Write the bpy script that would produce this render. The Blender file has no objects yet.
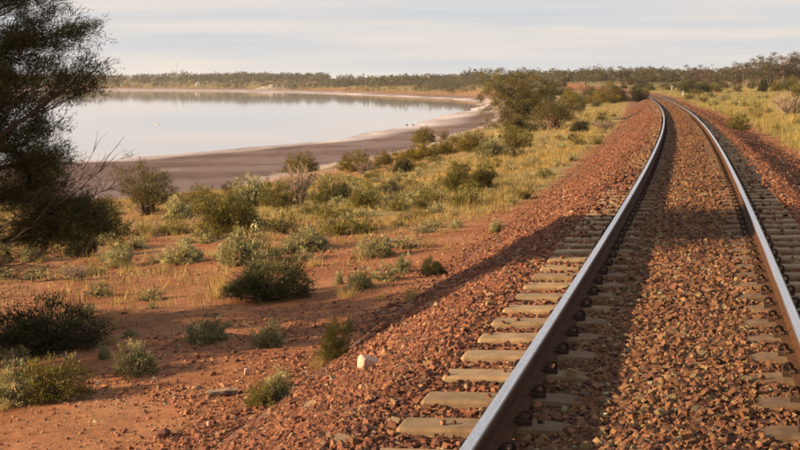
import bpy, math, random
import numpy as np
from mathutils import Matrix, Vector

scene = bpy.context.scene

# ------------------------------------------------------------------ camera, sky, sun, exposure
cam_data = bpy.data.cameras.new("camera")
cam = bpy.data.objects.new("camera", cam_data)
scene.collection.objects.link(cam)
cam_data.sensor_width = 36.0
cam_data.lens = 60.75
cam_data.clip_start = 0.1
cam_data.clip_end = 20000.0
cam.location = (0.0, 0.0, 1.48)
cam.rotation_euler = (math.radians(90.0 - 6.05), 0.0, 0.0)
scene.camera = cam

SUN_EL = math.radians(16.5)
SUN_BACK = math.radians(8.5)
sun_vec = Vector((-math.cos(SUN_EL) * math.cos(SUN_BACK), -math.cos(SUN_EL) * math.sin(SUN_BACK), math.sin(SUN_EL)))

world = bpy.data.worlds.new("World")
scene.world = world
world.use_nodes = True
wn = world.node_tree.nodes
wl = world.node_tree.links
wn.clear()
w_out = wn.new("ShaderNodeOutputWorld")
w_bg = wn.new("ShaderNodeBackground")
w_bg.inputs["Strength"].default_value = 0.048
w_sky = wn.new("ShaderNodeTexSky")
w_sky.sky_type = 'NISHITA'
w_sky.sun_disc = False
w_sky.sun_elevation = SUN_EL
w_sky.sun_rotation = math.atan2(sun_vec.x, sun_vec.y)
w_sky.dust_density = 2.5
w_tc = wn.new("ShaderNodeTexCoord")
w_map = wn.new("ShaderNodeMapping")
w_map.inputs["Scale"].default_value = (2.6, 2.6, 42.0)
w_map.inputs["Rotation"].default_value = (math.radians(1.0), math.radians(1.5), 0.0)
w_noise = wn.new("ShaderNodeTexNoise")
w_noise.inputs["Scale"].default_value = 1.6
w_noise.inputs["Detail"].default_value = 5.0
w_noise.inputs["Roughness"].default_value = 0.5
w_ramp = wn.new("ShaderNodeValToRGB")
w_ramp.color_ramp.elements[0].position = 0.38
w_ramp.color_ramp.elements[0].color = (4.7, 5.02, 5.4, 1)
w_ramp.color_ramp.elements[1].position = 0.62
w_ramp.color_ramp.elements[1].color = (6.15, 5.65, 5.35, 1)
w_mix = wn.new("ShaderNodeMixRGB")
w_mix.inputs[0].default_value = 0.93          # thin veil of high cloud over the clear sky
wl.new(w_tc.outputs["Generated"], w_map.inputs["Vector"])
wl.new(w_map.outputs["Vector"], w_noise.inputs["Vector"])
wl.new(w_noise.outputs["Fac"], w_ramp.inputs["Fac"])
wl.new(w_sky.outputs["Color"], w_mix.inputs[1])
wl.new(w_ramp.outputs["Color"], w_mix.inputs[2])
wl.new(w_mix.outputs["Color"], w_bg.inputs["Color"])
wl.new(w_bg.outputs["Background"], w_out.inputs["Surface"])

sun_data = bpy.data.lights.new("sun", 'SUN')
sun_data.energy = 5.0
sun_data.angle = math.radians(0.6)
sun_data.color = (1.0, 0.70, 0.39)
sun = bpy.data.objects.new("sun", sun_data)
scene.collection.objects.link(sun)
sun.rotation_euler = sun_vec.to_track_quat('Z', 'Y').to_euler()

scene.view_settings.view_transform = 'Standard'
scene.view_settings.look = 'None'
scene.view_settings.exposure = 1.5
scene.view_settings.gamma = 1.0
scene.view_settings.use_curve_mapping = False
scene.cycles.filter_width = 1.75

# ------------------------------------------------------------------ the lie of the land (numpy only)
_T = np.random.default_rng(11).random((256, 256))
def vnoise(x, y):
    x = np.asarray(x, float); y = np.asarray(y, float)
    ix = np.floor(x).astype(int); iy = np.floor(y).astype(int)
    fx = x - ix; fy = y - iy
    fx = fx * fx * (3 - 2 * fx); fy = fy * fy * (3 - 2 * fy)
    a = _T[ix % 256, iy % 256]; b = _T[(ix + 1) % 256, iy % 256]
    c = _T[ix % 256, (iy + 1) % 256]; d = _T[(ix + 1) % 256, (iy + 1) % 256]
    return (a * (1 - fx) + b * fx) * (1 - fy) + (c * (1 - fx) + d * fx) * fy
def fbm(x, y, o=4):
    t = 0; a = 0.5
    for i in range(o):
        t = t + a * vnoise(x * 2 ** i + 17.3 * i, y * 2 ** i + 5.1 * i); a *= 0.5
    return t / (1 - 0.5 ** o)
def sstep(a, b, x):
    t = np.clip((np.asarray(x, float) - a) / (b - a), 0, 1)
    return t * t * (3 - 2 * t)

# railway centre line: arc length, position, heading, gentle curve to the left
TS = np.arange(-12, 700, 0.25)
_k = np.interp(TS, [0, 40, 90, 140, 200, 260, 320, 370, 700], [.00059, .0005, .00030, .00005, .0003, .0010, .0010, 0, 0])
TA = .2245 - np.concatenate([[0], np.cumsum(_k[:-1] * 0.25)]) + 12 * .00059
TX = np.concatenate([[0], np.cumsum(np.sin(TA[:-1]) * 0.25)])
TY = np.concatenate([[0], np.cumsum(np.cos(TA[:-1]) * 0.25)])
_i0 = int(12 / 0.25)
TX = TX - TX[_i0] - .183
TY = TY - TY[_i0]
CANT = .053
def rail_z(s):
    s = np.asarray(s, float)
    return -.00376 * np.minimum(s, 165) - .0006 * np.clip(s - 165, 0, 80)
def on_track(s, u, z=0.0):
    a = np.interp(s, TS, TA)
    return np.stack([np.interp(s, TS, TX) + u * np.cos(a), np.interp(s, TS, TY) - u * np.sin(a), z + 0 * a], -1)
def track_su(x, y):
    a = np.interp(y, TY, TA); c = np.interp(y, TY, TX); s0 = np.interp(y, TY, TS)
    yo = np.asarray(y) - np.clip(y, TY[0], TY[-1])
    c = c + yo * np.tan(a)
    u = (x - c) * np.cos(a)
    return s0 + u * np.sin(a), u

LAKE = np.array([(-30, 138), (-22.8, 154), (-9.7, 187.4), (.7, 247.7), (10.1, 303.5), (20, 384.8), (28.5, 480), (30.5, 560), (21, 650), (0, 725), (-22, 800),
                 (-47, 900), (-100, 1000), (-160, 1080), (-270, 1137), (-500, 1180), (-1400, 1200), (-1400, 200), (-400, 105), (-120, 112), (-60, 125)], float)
FLAT = np.array([(-13, 83), (-10.6, 96), (-6.2, 119), (0, 145), (7, 182), (14.6, 220), (20, 290), (24.4, 379), (33, 460), (37, 547), (34, 657), (20, 715),
                 (0, 788), (-30, 920), (-54, 1037), (-95, 1180), (-146, 1314), (-268, 1450), (-355, 1500), (-560, 1510), (-1700, 1510),
                 (-1700, -100), (-300, 10), (-110, 40), (-48, 62), (-26, 74)], float)
def sdf(P, x, y):
    x = np.asarray(x, float); y = np.asarray(y, float)
    d = np.full(np.broadcast(x, y).shape, 1e9); ins = np.zeros(d.shape, bool)
    n = len(P)
    for i in range(n):
        ax, ay = P[i]; bx, by = P[(i + 1) % n]
        ex, ey = bx - ax, by - ay
        t = np.clip(((x - ax) * ex + (y - ay) * ey) / (ex * ex + ey * ey), 0, 1)
        d = np.minimum(d, np.hypot(x - ax - t * ex, y - ay - t * ey))
        c = (ay > y) != (by > y)
        xi = ax + (y - ay) * ex / (ey if abs(ey) > 1e-9 else 1e-9)
        ins ^= c & (x < xi)
    return np.where(ins, -d, d)
LAKE_Z = -6.5
def terrain(x, y):
    x = np.asarray(x, float); y = np.asarray(y, float)
    s, u = track_su(x, y)
    r = np.hypot(x, y)
    wob = np.minimum(np.maximum(r - 60, 0) * .03, 14)
    v = sdf(FLAT, x, y) + (fbm(x / 22, y / 22, 3) - .5) * np.clip(r * .03, 0, 22)
    l = sdf(LAKE, x, y) + (fbm(x / 35 + 9, y / 35, 3) - .5) * np.clip(r * .03, 0, 14)
    zin = np.interp(r, [0, 60, 150, 250, 400, 700, 1000, 1400, 1700, 2200, 6000], [-1.27, -1.45, -1.75, -1.6, -.7, .6, 1.7, 2.6, 4.5, 6.0, 8.0])
    hill = (fbm(x / 160 + 3, y / 160 + 8, 3) - .5)
    zin = zin + hill * np.clip((r - 250) / 900, 0, 1) * 9
    zin = zin + np.clip((r - 60) / 120, 0, 1) * (fbm(x / 14, y / 14, 3) - .5) * .9
    zin = zin - 3.4 * sstep(420, 60, v) * sstep(480, 640, r) * sstep(60, 20, x)
    # land to the right of the line lies higher and climbs away from it
    right = sstep(-3.2, 3.2, u)
    zr = np.clip(u - 6, 0, 90)
    zin = zin + right * (.62 + .012 * zr * sstep(20, 90, r) + .25 * (fbm(x / 9 + 4, y / 9, 3) - .5) * sstep(4, 9, u))
    dt = np.maximum(-u - 3.4, 0)
    w = np.minimum(np.maximum(v, 0) + dt, 90 + 130 * sstep(400, 800, r))
    t = np.clip(v / np.maximum(w, .01), 0, 1)
    bank = 1 - (1 - t) ** (.94 + .25 * sstep(0, 9, x))
    fa = sstep(500, 900, r)
    bank = bank * (1 - fa) + fa * (.62 * sstep(0, .35, t) + .38 * t)
    land = -5.82 + (zin + 5.82) * bank
    land = land + (fbm(x / 3.1, y / 3.1, 4) - .5) * .34 * sstep(3.6, 8, np.abs(u)) * np.clip(v / 6, 0, 1) + (fbm(x / .6, y / .6, 3) - .5) * .05 * sstep(25, 12, r)
    q = np.clip(-v / np.maximum(-v + np.maximum(l, 0), .01), 0, 1)
    mud = -5.82 - .68 * q + (fbm(x / 6, y / 6, 3) - .5) * .06
    mud = np.where(l < 0, -6.5 - np.minimum(-l * .02, .8), mud)
    return np.where(v < 0, mud, land)

# ------------------------------------------------------------------ helpers
COL = scene.collection
R = np.random.default_rng(2024)

def mesh_np(name, verts, faces, mats, cols=None, smooth=False, mat_idx=None):
    """verts (N,3), faces (M,k) all of one arity -> mesh datablock"""
    verts = np.ascontiguousarray(verts, dtype=np.float32); faces = np.ascontiguousarray(faces, dtype=np.int32)
    me = bpy.data.meshes.new(name)
    m, k = faces.shape
    me.vertices.add(len(verts)); me.vertices.foreach_set("co", verts.ravel())
    me.loops.add(m * k); me.loops.foreach_set("vertex_index", faces.ravel())
    me.polygons.add(m)
    me.polygons.foreach_set("loop_start", np.arange(0, m * k, k, dtype=np.int32))
    me.polygons.foreach_set("use_smooth", np.full(m, smooth, dtype=bool))
    for mt in (mats if isinstance(mats, (list, tuple)) else [mats]):
        me.materials.append(mt)
    if mat_idx is not None:
        me.polygons.foreach_set("material_index", np.ascontiguousarray(mat_idx, dtype=np.int32))
    if cols is not None:
        a = me.attributes.new("col", 'FLOAT_COLOR', 'POINT')
        c = np.ones((len(verts), 4), np.float32); c[:, :cols.shape[1]] = cols
        a.data.foreach_set("color", c.ravel())
    me.update(); me.validate()
    return me
def link(name, me, parent=None, **props):
    o = bpy.data.objects.new(name, me); COL.objects.link(o)
    if parent is not None: o.parent = parent
    for k, v in props.items(): o[k] = v
    return o
def thing(name, loc, rz, label, cat, group=None, scale=(1, 1, 1)):
    o = bpy.data.objects.new(name, None); COL.objects.link(o)
    o.empty_display_size = .1
    o.location = loc; o.rotation_euler = (0, 0, rz); o.scale = scale
    o["label"] = label; o["category"] = cat
    if group: o["group"] = group
    return o
class MB:
    """collects quads with a colour per vertex"""
    def __init__(s, tri=False): s.v = []; s.f = []; s.c = []; s.n = 0; s.tri = tri
    def add(s, v, f, c):
        v = np.asarray(v, float); f = np.asarray(f, int)
        s.v.append(v); s.f.append(f + s.n); s.c.append(np.broadcast_to(np.asarray(c, float), (len(v), 3))); s.n += len(v)
    def tube(s, P, rad, col, n=4):
        P = np.asarray(P, float); rad = np.broadcast_to(np.asarray(rad, float), (len(P),))
        T = np.gradient(P, axis=0); T /= np.linalg.norm(T, axis=1)[:, None] + 1e-9
        ref = np.array([0.31, 0.17, 1.0]) if abs(T[0][2]) < .9 else np.array([1.0, .2, 0])
        A = np.cross(T, ref); A /= np.linalg.norm(A, axis=1)[:, None] + 1e-9
        B = np.cross(T, A)
        an = np.arange(n) * 2 * math.pi / n
        V = P[:, None] + rad[:, None, None] * (np.cos(an)[None, :, None] * A[:, None] + np.sin(an)[None, :, None] * B[:, None])
        i = np.arange(len(P) - 1)[:, None] * n; j = np.arange(n)[None]; k = (np.arange(n)[None] + 1) % n
        F = np.stack([i + j, i + k, i + n + k, i + n + j], -1).reshape(-1, 4)
        s.add(V.reshape(-1, 3), F, col)
    def leaves(s, C, D, ln, wd, col, rng):
        C = np.asarray(C, float); D = np.asarray(D, float); N = len(C)
        if N == 0: return
        D = D / (np.linalg.norm(D, axis=1)[:, None] + 1e-9)
        S = np.cross(D, rng.normal(size=(N, 3))); S /= np.linalg.norm(S, axis=1)[:, None] + 1e-9
        ln = np.broadcast_to(ln, (N,))[:, None]; wd = np.broadcast_to(wd, (N,))[:, None]
        if s.tri:                                  # narrow leaf as one pointed triangle
            V = np.stack([C - S * wd * .5, C + S * wd * .5, C + D * ln], 1)
            s.add(V.reshape(-1, 3), np.arange(3 * N).reshape(N, 3), np.repeat(np.broadcast_to(col, (N, 3)), 3, 0)); return
        V = np.stack([C, C + D * ln * .5 + S * wd * .5, C + D * ln, C + D * ln * .5 - S * wd * .5], 1)
        F = np.arange(4 * N).reshape(N, 4)
        s.add(V.reshape(-1, 3), F, np.repeat(np.broadcast_to(col, (N, 3)), 4, 0))
    def mesh(s, name, mat, smooth=False):
        return mesh_np(name, np.concatenate(s.v), np.concatenate(s.f), mat, np.concatenate(s.c), smooth)

def new_mat(name):
    m = bpy.data.materials.new(name); m.use_nodes = True
    nt = m.node_tree; nt.nodes.clear()
    out = nt.nodes.new("ShaderNodeOutputMaterial"); p = nt.nodes.new("ShaderNodeBsdfPrincipled")
    nt.links.new(p.outputs[0], out.inputs[0])
    return m, nt, p, out
def N(nt, kind, **inp):
    n = nt.nodes.new(kind)
    for k, v in inp.items():
        n.inputs[k].default_value = v
    return n
def ramp(nt, stops, fac=None, interp='LINEAR'):
    r = nt.nodes.new("ShaderNodeValToRGB"); r.color_ramp.interpolation = interp
    e = r.color_ramp.elements
    while len(e) < len(stops): e.new(0.5)
    for el, (p, c) in zip(e, stops):
        el.position = p; el.color = (*c, 1) if len(c) == 3 else c
    if fac is not None: nt.links.new(fac, r.inputs[0])
    return r
def mixc(nt, mode, fac, a, b):
    m = nt.nodes.new("ShaderNodeMixRGB"); m.blend_type = mode
    for i, x in enumerate((fac, a, b)):
        if isinstance(x, bpy.types.NodeSocket): nt.links.new(x, m.inputs[i])
        elif x is not None: m.inputs[i].default_value = x if i == 0 else (*x, 1)
    return m.outputs[0]
def mathn(nt, op, a, b=None, clamp=False):
    m = nt.nodes.new("ShaderNodeMath"); m.operation = op; m.use_clamp = clamp
    for i, x in enumerate((a, b)):
        if isinstance(x, bpy.types.NodeSocket): nt.links.new(x, m.inputs[i])
        elif x is not None: m.inputs[i].default_value = x
    return m.outputs[0]
def pos(nt):
    return nt.nodes.new("ShaderNodeNewGeometry").outputs["Position"]
def noise(nt, vec, scale, detail=4, rough=.55):
    n = nt.nodes.new("ShaderNodeTexNoise"); n.inputs["Scale"].default_value = scale
    n.inputs["Detail"].default_value = detail; n.inputs["Roughness"].default_value = rough
    if vec is not None: nt.links.new(vec, n.inputs["Vector"])
    return n.outputs["Fac"]
def bump(nt, p, h, strength, dist):
    b = nt.nodes.new("ShaderNodeBump"); b.inputs["Strength"].default_value = strength; b.inputs["Distance"].default_value = dist
    nt.links.new(h, b.inputs["Height"]); nt.links.new(b.outputs[0], p.inputs["Normal"])

# ------------------------------------------------------------------ materials
def leaf_material(name, rough=.6, trans=.3):
    m, nt, p, out = new_mat(name)
    a = nt.nodes.new("ShaderNodeAttribute"); a.attribute_name = "col"
    oi = nt.nodes.new("ShaderNodeObjectInfo")
    v = mathn(nt, 'MULTIPLY_ADD', oi.outputs["Random"], .36); v.node.inputs[2].default_value = .82
    c = mixc(nt, 'MULTIPLY', 1.0, a.outputs["Color"], (1, 1, 1))
    hs = nt.nodes.new("ShaderNodeHueSaturation"); nt.links.new(a.outputs["Color"], hs.inputs["Color"]); nt.links.new(v, hs.inputs["Value"])
    nt.links.new(hs.outputs[0], p.inputs["Base Color"])
    p.inputs["Roughness"].default_value = rough
    p.inputs["Specular IOR Level"].default_value = .25
    t = nt.nodes.new("ShaderNodeBsdfTranslucent"); nt.links.new(hs.outputs[0], t.inputs[0])
    mx = nt.nodes.new("ShaderNodeMixShader"); mx.inputs[0].default_value = trans
    nt.links.new(p.outputs[0], mx.inputs[1]); nt.links.new(t.outputs[0], mx.inputs[2]); nt.links.new(mx.outputs[0], out.inputs[0])
    return m
M_LEAF = leaf_material("foliage_leaf")
M_STRAW = leaf_material("dry_grass_blade", .7, .35)
def bark_material():
    m, nt, p, out = new_mat("bark")
    a = nt.nodes.new("ShaderNodeAttribute"); a.attribute_name = "col"
    n = noise(nt, pos(nt), 30)
    nt.links.new(mixc(nt, 'MULTIPLY', .7, a.outputs["Color"], ramp(nt, [(.3, (.5, .5, .5)), (.7, (1.2, 1.15, 1.1))], n).outputs[0]), p.inputs["Base Color"])
    p.inputs["Roughness"].default_value = .9
    bump(nt, p, n, .5, .01)
    return m
M_BARK = bark_material()

ROCK_STOPS = [(0.0, (0.053, 0.022, 0.016)), (.18, (0.102, 0.038, 0.023)), (.38, (0.153, 0.057, 0.030)), (.56, (0.189, 0.076, 0.037)), (.70, (0.137, 0.047, 0.029)),
              (.86, (0.200, 0.089, 0.044)), (.95, (0.220, 0.134, 0.070)), (.985, (0.151, 0.109, 0.072)), (1.0, (0.302, 0.236, 0.151))]
def rock_colors(rng, n):
    t = rng.random(n)
    P = np.array([s[0] for s in ROCK_STOPS]); C = np.array([s[1] for s in ROCK_STOPS])
    return np.stack([np.interp(t, P, C[:, i]) for i in range(3)], 1) * rng.uniform(.8, 1.12, (n, 1))
def rock_material(name, src):
    m, nt, p, out = new_mat(name)
    if src == 'attr':
        a = nt.nodes.new("ShaderNodeAttribute"); a.attribute_name = "col"; c = a.outputs["Color"]
    else:
        oi = nt.nodes.new("ShaderNodeObjectInfo"); c = ramp(nt, ROCK_STOPS, oi.outputs["Random"]).outputs[0]
    n = noise(nt, pos(nt), 70, 5, .6)
    c2 = mixc(nt, 'MULTIPLY', .85, c, ramp(nt, [(.3, (.68, .64, .62)), (.65, (1.15, 1.15, 1.15))], n).outputs[0])
    nt.links.new(c2, p.inputs["Base Color"])
    p.inputs["Roughness"].default_value = .85
    p.inputs["Specular IOR Level"].default_value = .3
    bump(nt, p, n, .5, .006)
    return m
M_ROCK = rock_material("crushed_rock", 'attr')
M_ROCK_OBJ = rock_material("crushed_rock_single", 'obj')

def ground_material():
    m, nt, p, out = new_mat("red_sand_ground")
    P = pos(nt)
    a = nt.nodes.new("ShaderNodeAttribute"); a.attribute_name = "col"
    sep = nt.nodes.new("ShaderNodeSeparateColor"); nt.links.new(a.outputs["Color"], sep.inputs[0])
    n1 = noise(nt, P, .55, 6, .6); n2 = noise(nt, P, 6.0, 6, .65); n3 = noise(nt, P, 55.0, 3, .6)
    nf = noise(nt, P, .045, 5, .6)
    sand = ramp(nt, [(.28, (.160, .064, .032)), (.5, (.242, .106, .053)), (.74, (.305, .160, .088))], n1).outputs[0]
    sand = mixc(nt, 'MULTIPLY', .8, sand, ramp(nt, [(.30, (.60, .57, .55)), (.55, (1.0, 1.0, 1.0)), (.8, (1.2, 1.17, 1.12))], n2).outputs[0])
    sand = mixc(nt, 'MULTIPLY', .6, sand, ramp(nt, [(.35, (.62, .6, .58)), (.6, (1.1, 1.1, 1.1))], n3).outputs[0])
    litter = ramp(nt, [(.3, (.13, .092, .042)), (.5, (.215, .158, .072)), (.7, (.285, .220, .100))], n2).outputs[0]
    litter = mixc(nt, 'MIX', ramp(nt, [(.45, (0, 0, 0)), (.62, (1, 1, 1))], nf).outputs[0], litter, (.155, .135, .055))
    g = mathn(nt, 'ADD', sep.outputs[2], mathn(nt, 'MULTIPLY', mathn(nt, 'SUBTRACT', n1, .5), 1.1), True)
    g = ramp(nt, [(.25, (0, 0, 0)), (.62, (1, 1, 1))], g).outputs[0]
    c = mixc(nt, 'MIX', g, sand, litter)
    mapn = nt.nodes.new("ShaderNodeMapping"); mapn.inputs["Scale"].default_value = (.11, .028, .1); nt.links.new(P, mapn.inputs[0])
    mapn.inputs["Rotation"].default_value = (0, 0, math.radians(-24))
    nm = noise(nt, mapn.outputs[0], 1.0, 6, .62)
    mud = ramp(nt, [(.30, (.080, .051, .047)), (.48, (.126, .086, .082)), (.60, (.090, .057, .051)), (.74, (.19, .14, .135))], nm).outputs[0]
    salt = ramp(nt, [(.32, (.34, .295, .31)), (.55, (.48, .435, .45)), (.75, (.62, .575, .585))], nm).outputs[0]
    c = mixc(nt, 'MIX', sep.outputs[0], c, mud)
    sg = mathn(nt, 'ADD', sep.outputs[1], mathn(nt, 'MULTIPLY', mathn(nt, 'SUBTRACT', nm, .5), .9), True)
    sg = mathn(nt, 'MULTIPLY', sg, ramp(nt, [(.02, (0, 0, 0)), (.25, (1, 1, 1))], sep.outputs[1]).outputs[0])
    c = mixc(nt, 'MIX', sg, c, salt)
    nt.links.new(c, p.inputs["Base Color"])
    rr = nt.nodes.new("ShaderNodeMapRange"); nt.links.new(sep.outputs[0], rr.inputs[0]); rr.inputs[3].default_value = .95; rr.inputs[4].default_value = .9
    nt.links.new(rr.outputs[0], p.inputs["Roughness"])
    p.inputs["Specular IOR Level"].default_value = .08
    bump(nt, p, mathn(nt, 'ADD', n2, mathn(nt, 'MULTIPLY', n3, .35)), .6, .05)
    return m
M_GROUND = ground_material()

def bed_material():
    m, nt, p, out = new_mat("ballast_bed_rock")
    P = pos(nt)
    v = nt.nodes.new("ShaderNodeTexVoronoi"); v.inputs["Scale"].default_value = 19.0; nt.links.new(P, v.inputs["Vector"])
    sp = nt.nodes.new("ShaderNodeSeparateColor"); nt.links.new(v.outputs["Color"], sp.inputs[0])
    c = ramp(nt, ROCK_STOPS, sp.outputs[0]).outputs[0]
    n = noise(nt, P, 1.4, 4)
    c = mixc(nt, 'MULTIPLY', .6, c, ramp(nt, [(.3, (.75, .72, .7)), (.7, (1.1, 1.1, 1.1))], n).outputs[0])
    c = mixc(nt, 'MULTIPLY', 1.0, c, ramp(nt, [(.25, (.85, .82, .8)), (.6, (.6, .56, .53))], v.outputs["Distance"]).outputs[0])
    nt.links.new(c, p.inputs["Base Color"]); p.inputs["Roughness"].default_value = .9
    h = mathn(nt, 'SUBTRACT', 1.0, v.outputs["Distance"])
    bump(nt, p, h, 1.0, .05)
    return m
M_BED = bed_material()

def concrete_material():
    m, nt, p, out = new_mat("weathered_concrete")
    P = pos(nt); oi = nt.nodes.new("ShaderNodeObjectInfo")
    n = noise(nt, P, 9, 6, .65); n2 = noise(nt, P, 90, 3, .7)
    c = ramp(nt, [(.28, (.140, .090, .048)), (.5, (.220, .150, .082)), (.72, (.275, .202, .118))], n).outputs[0]
    c = mixc(nt, 'MULTIPLY', .5, c, ramp(nt, [(.3, (.6, .58, .56)), (.55, (1.05, 1.05, 1.05))], n2).outputs[0])
    c = mixc(nt, 'MULTIPLY', 1.0, c, ramp(nt, [(0, (.66, .61, .56)), (.5, (.92, .90, .88)), (1, (1.10, 1.09, 1.07))], oi.outputs["Random"]).outputs[0])
    # brake dust and rust staining between the rails; rail shade painted in too
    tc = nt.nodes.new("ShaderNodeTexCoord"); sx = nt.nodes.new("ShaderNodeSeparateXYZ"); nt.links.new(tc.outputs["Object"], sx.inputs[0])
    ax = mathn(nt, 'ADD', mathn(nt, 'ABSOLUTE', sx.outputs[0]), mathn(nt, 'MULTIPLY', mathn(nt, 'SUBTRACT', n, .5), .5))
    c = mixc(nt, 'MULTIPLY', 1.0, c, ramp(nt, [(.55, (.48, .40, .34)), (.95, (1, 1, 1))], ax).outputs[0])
    nt.links.new(c, p.inputs["Base Color"]); p.inputs["Roughness"].default_value = .9
    bump(nt, p, n2, .4, .004)
    return m
M_CONC = concrete_material()
def steel_material(name, lo, hi, r0, r1, metal):
    m, nt, p, out = new_mat(name)
    m1 = nt.nodes.new("ShaderNodeMapping"); m1.inputs["Rotation"].default_value = (0, 0, math.radians(12)); nt.links.new(pos(nt), m1.inputs[0])
    mp = nt.nodes.new("ShaderNodeMapping"); mp.inputs["Scale"].default_value = (90, .7, 30); nt.links.new(m1.outputs[0], mp.inputs[0])
    n = noise(nt, mp.outputs[0], 1.0, 5)
    n2 = noise(nt, pos(nt), 45, 4)
    c = ramp(nt, [(.3, lo), (.7, hi)], n).outputs[0]
    c = mixc(nt, 'MULTIPLY', .6, c, ramp(nt, [(.35, (.55, .5, .46)), (.55, (1, 1, 1))], n2).outputs[0])
    nt.links.new(c, p.inputs["Base Color"])
    p.inputs["Metallic"].default_value = metal
    nt.links.new(ramp(nt, [(.3, (r0, r0, r0)), (.7, (r1, r1, r1))], n).outputs[0], p.inputs["Roughness"])
    return m
M_STEEL = steel_material("polished_rail_head", (.52, .52, .56), (.72, .72, .77), .22, .36, 1.0)
M_WORN = steel_material("worn_rail_shoulder", (.085, .065, .058), (.20, .175, .17), .45, .65, .7)
def rust_material(name, lo, hi):
    m, nt, p, out = new_mat(name)
    n = noise(nt, pos(nt), 25, 5, .65)
    nt.links.new(ramp(nt, [(.3, lo), (.7, hi)], n).outputs[0], p.inputs["Base Color"])
    p.inputs["Roughness"].default_value = .9; p.inputs["Specular IOR Level"].default_value = .15
    bump(nt, p, n, .35, .003)
    return m
M_RUST = rust_material("rail_rust", (.028, .012, .006), (.075, .033, .015))
M_CLIP = rust_material("clip_rust", (.022, .015, .013), (.065, .036, .026))
def water_material():
    m, nt, p, out = new_mat("shallow_salt_water")
    P = pos(nt)
    mp = nt.nodes.new("ShaderNodeMapping"); mp.inputs["Scale"].default_value = (.25, 1.0, 1); nt.links.new(P, mp.inputs[0])
    n = noise(nt, mp.outputs[0], .5, 3)
    p.inputs["Base Color"].default_value = (.33, .305, .31, 1)
    p.inputs["Roughness"].default_value = .035
    p.inputs["IOR"].default_value = 1.36
    bump(nt, p, n, .012, .05)
    return m
M_WATER = water_material()
def plain_material(name, col, rough=.8, var=.3, scale=12):
    m, nt, p, out = new_mat(name)
    n = noise(nt, pos(nt), scale, 5, .6)
    lo = tuple(c * (1 - var) for c in col); hi = tuple(min(1, c * (1 + var * .6)) for c in col)
    nt.links.new(ramp(nt, [(.3, lo), (.7, hi)], n).outputs[0], p.inputs["Base Color"]); p.inputs["Roughness"].default_value = rough
    bump(nt, p, n, .3, .01)
    return m

# ------------------------------------------------------------------ ground: one sheet from under the camera to the horizon
ang = np.concatenate([np.arange(-26, 26, .21), np.arange(26, 334, 3.0)])
ang = np.radians(ang); nA = len(ang)
rad = np.concatenate([[0.0], np.geomspace(.8, 60, 190), np.geomspace(60, 2600, 230)[1:], np.geomspace(2600, 9000, 8)[1:]])
nR = len(rad)
gx = rad[:, None] * np.sin(ang)[None]; gy = rad[:, None] * np.cos(ang)[None]
gz = terrain(gx, gy)
ii, jj = np.meshgrid(np.arange(nR - 1), np.arange(nA), indexing='ij')
gf = np.stack([ii * nA + jj, ii * nA + (jj + 1) % nA, (ii + 1) * nA + (jj + 1) % nA, (ii + 1) * nA + jj], -1).reshape(-1, 4)[:, ::-1]
vv = sdf(FLAT, gx, gy) + (fbm(gx / 22, gy / 22, 3) - .5) * np.clip(rad * .03, 0, 22)[:, None]
lk = sdf(LAKE, gx, gy) + (fbm(gx / 35 + 9, gy / 35, 3) - .5) * np.clip(rad * .03, 0, 14)[:, None]
ss, uu = track_su(gx, gy)
mud_w = sstep(2.0, -1.5, vv / np.clip(rad / 90, .6, 6)[:, None])
salt_w = sstep(-3, 1, lk) * (sstep(6.5 + 6 * sstep(170, 260, gy), 2, lk) * (.74 + .10 * sstep(170, 260, gy)) + .5 * sstep(620, 900, gy)) * mud_w
salt_w = np.maximum(salt_w, .35 * sstep(9, 2, vv) * (vv > -1) * sstep(50, 90, gy) * sstep(500, 300, gy))
salt_w = np.maximum(salt_w, mud_w * (.03 + .13 * sstep(.45, .62, fbm(gx / 16 + gy / 40, gy / 9, 4))) * sstep(-2, 1, lk))
gn = fbm(gx / 11 + 40, gy / 11, 3)
grass_w = np.where(uu < 0, sstep(22, 38, gy) * (.34 + .55 * sstep(-18, -5, uu)) + .25 * sstep(80, 150, gy), .82 * sstep(3, 6, uu))
grass_w = np.clip(grass_w + (gn - .5) * .55, 0, 1) * sstep(2.8, 5, np.abs(uu)) * (1 - mud_w)
far_bank = sstep(450, 650, rad)[:, None] * sstep(30, 12, vv) * (.3 + .7 * sstep(950, 1200, gy))
grass_w = np.maximum(grass_w, .5 * sstep(420, 620, rad)[:, None]) * (1 - .9 * far_bank)
gcol = np.stack([mud_w, np.clip(salt_w, 0, 1), grass_w], -1).reshape(-1, 3)
# merge the innermost ring onto one point
ground = link("ground", mesh_np("ground", np.stack([gx, gy, gz], -1).reshape(-1, 3), gf[nA:], M_GROUND, gcol, True), kind="structure")
lake = link("lake_water", mesh_np("lake_water", np.c_[FLAT[::-1], np.full(len(FLAT), LAKE_Z)], np.arange(len(FLAT))[None], M_WATER), kind="structure")

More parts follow.
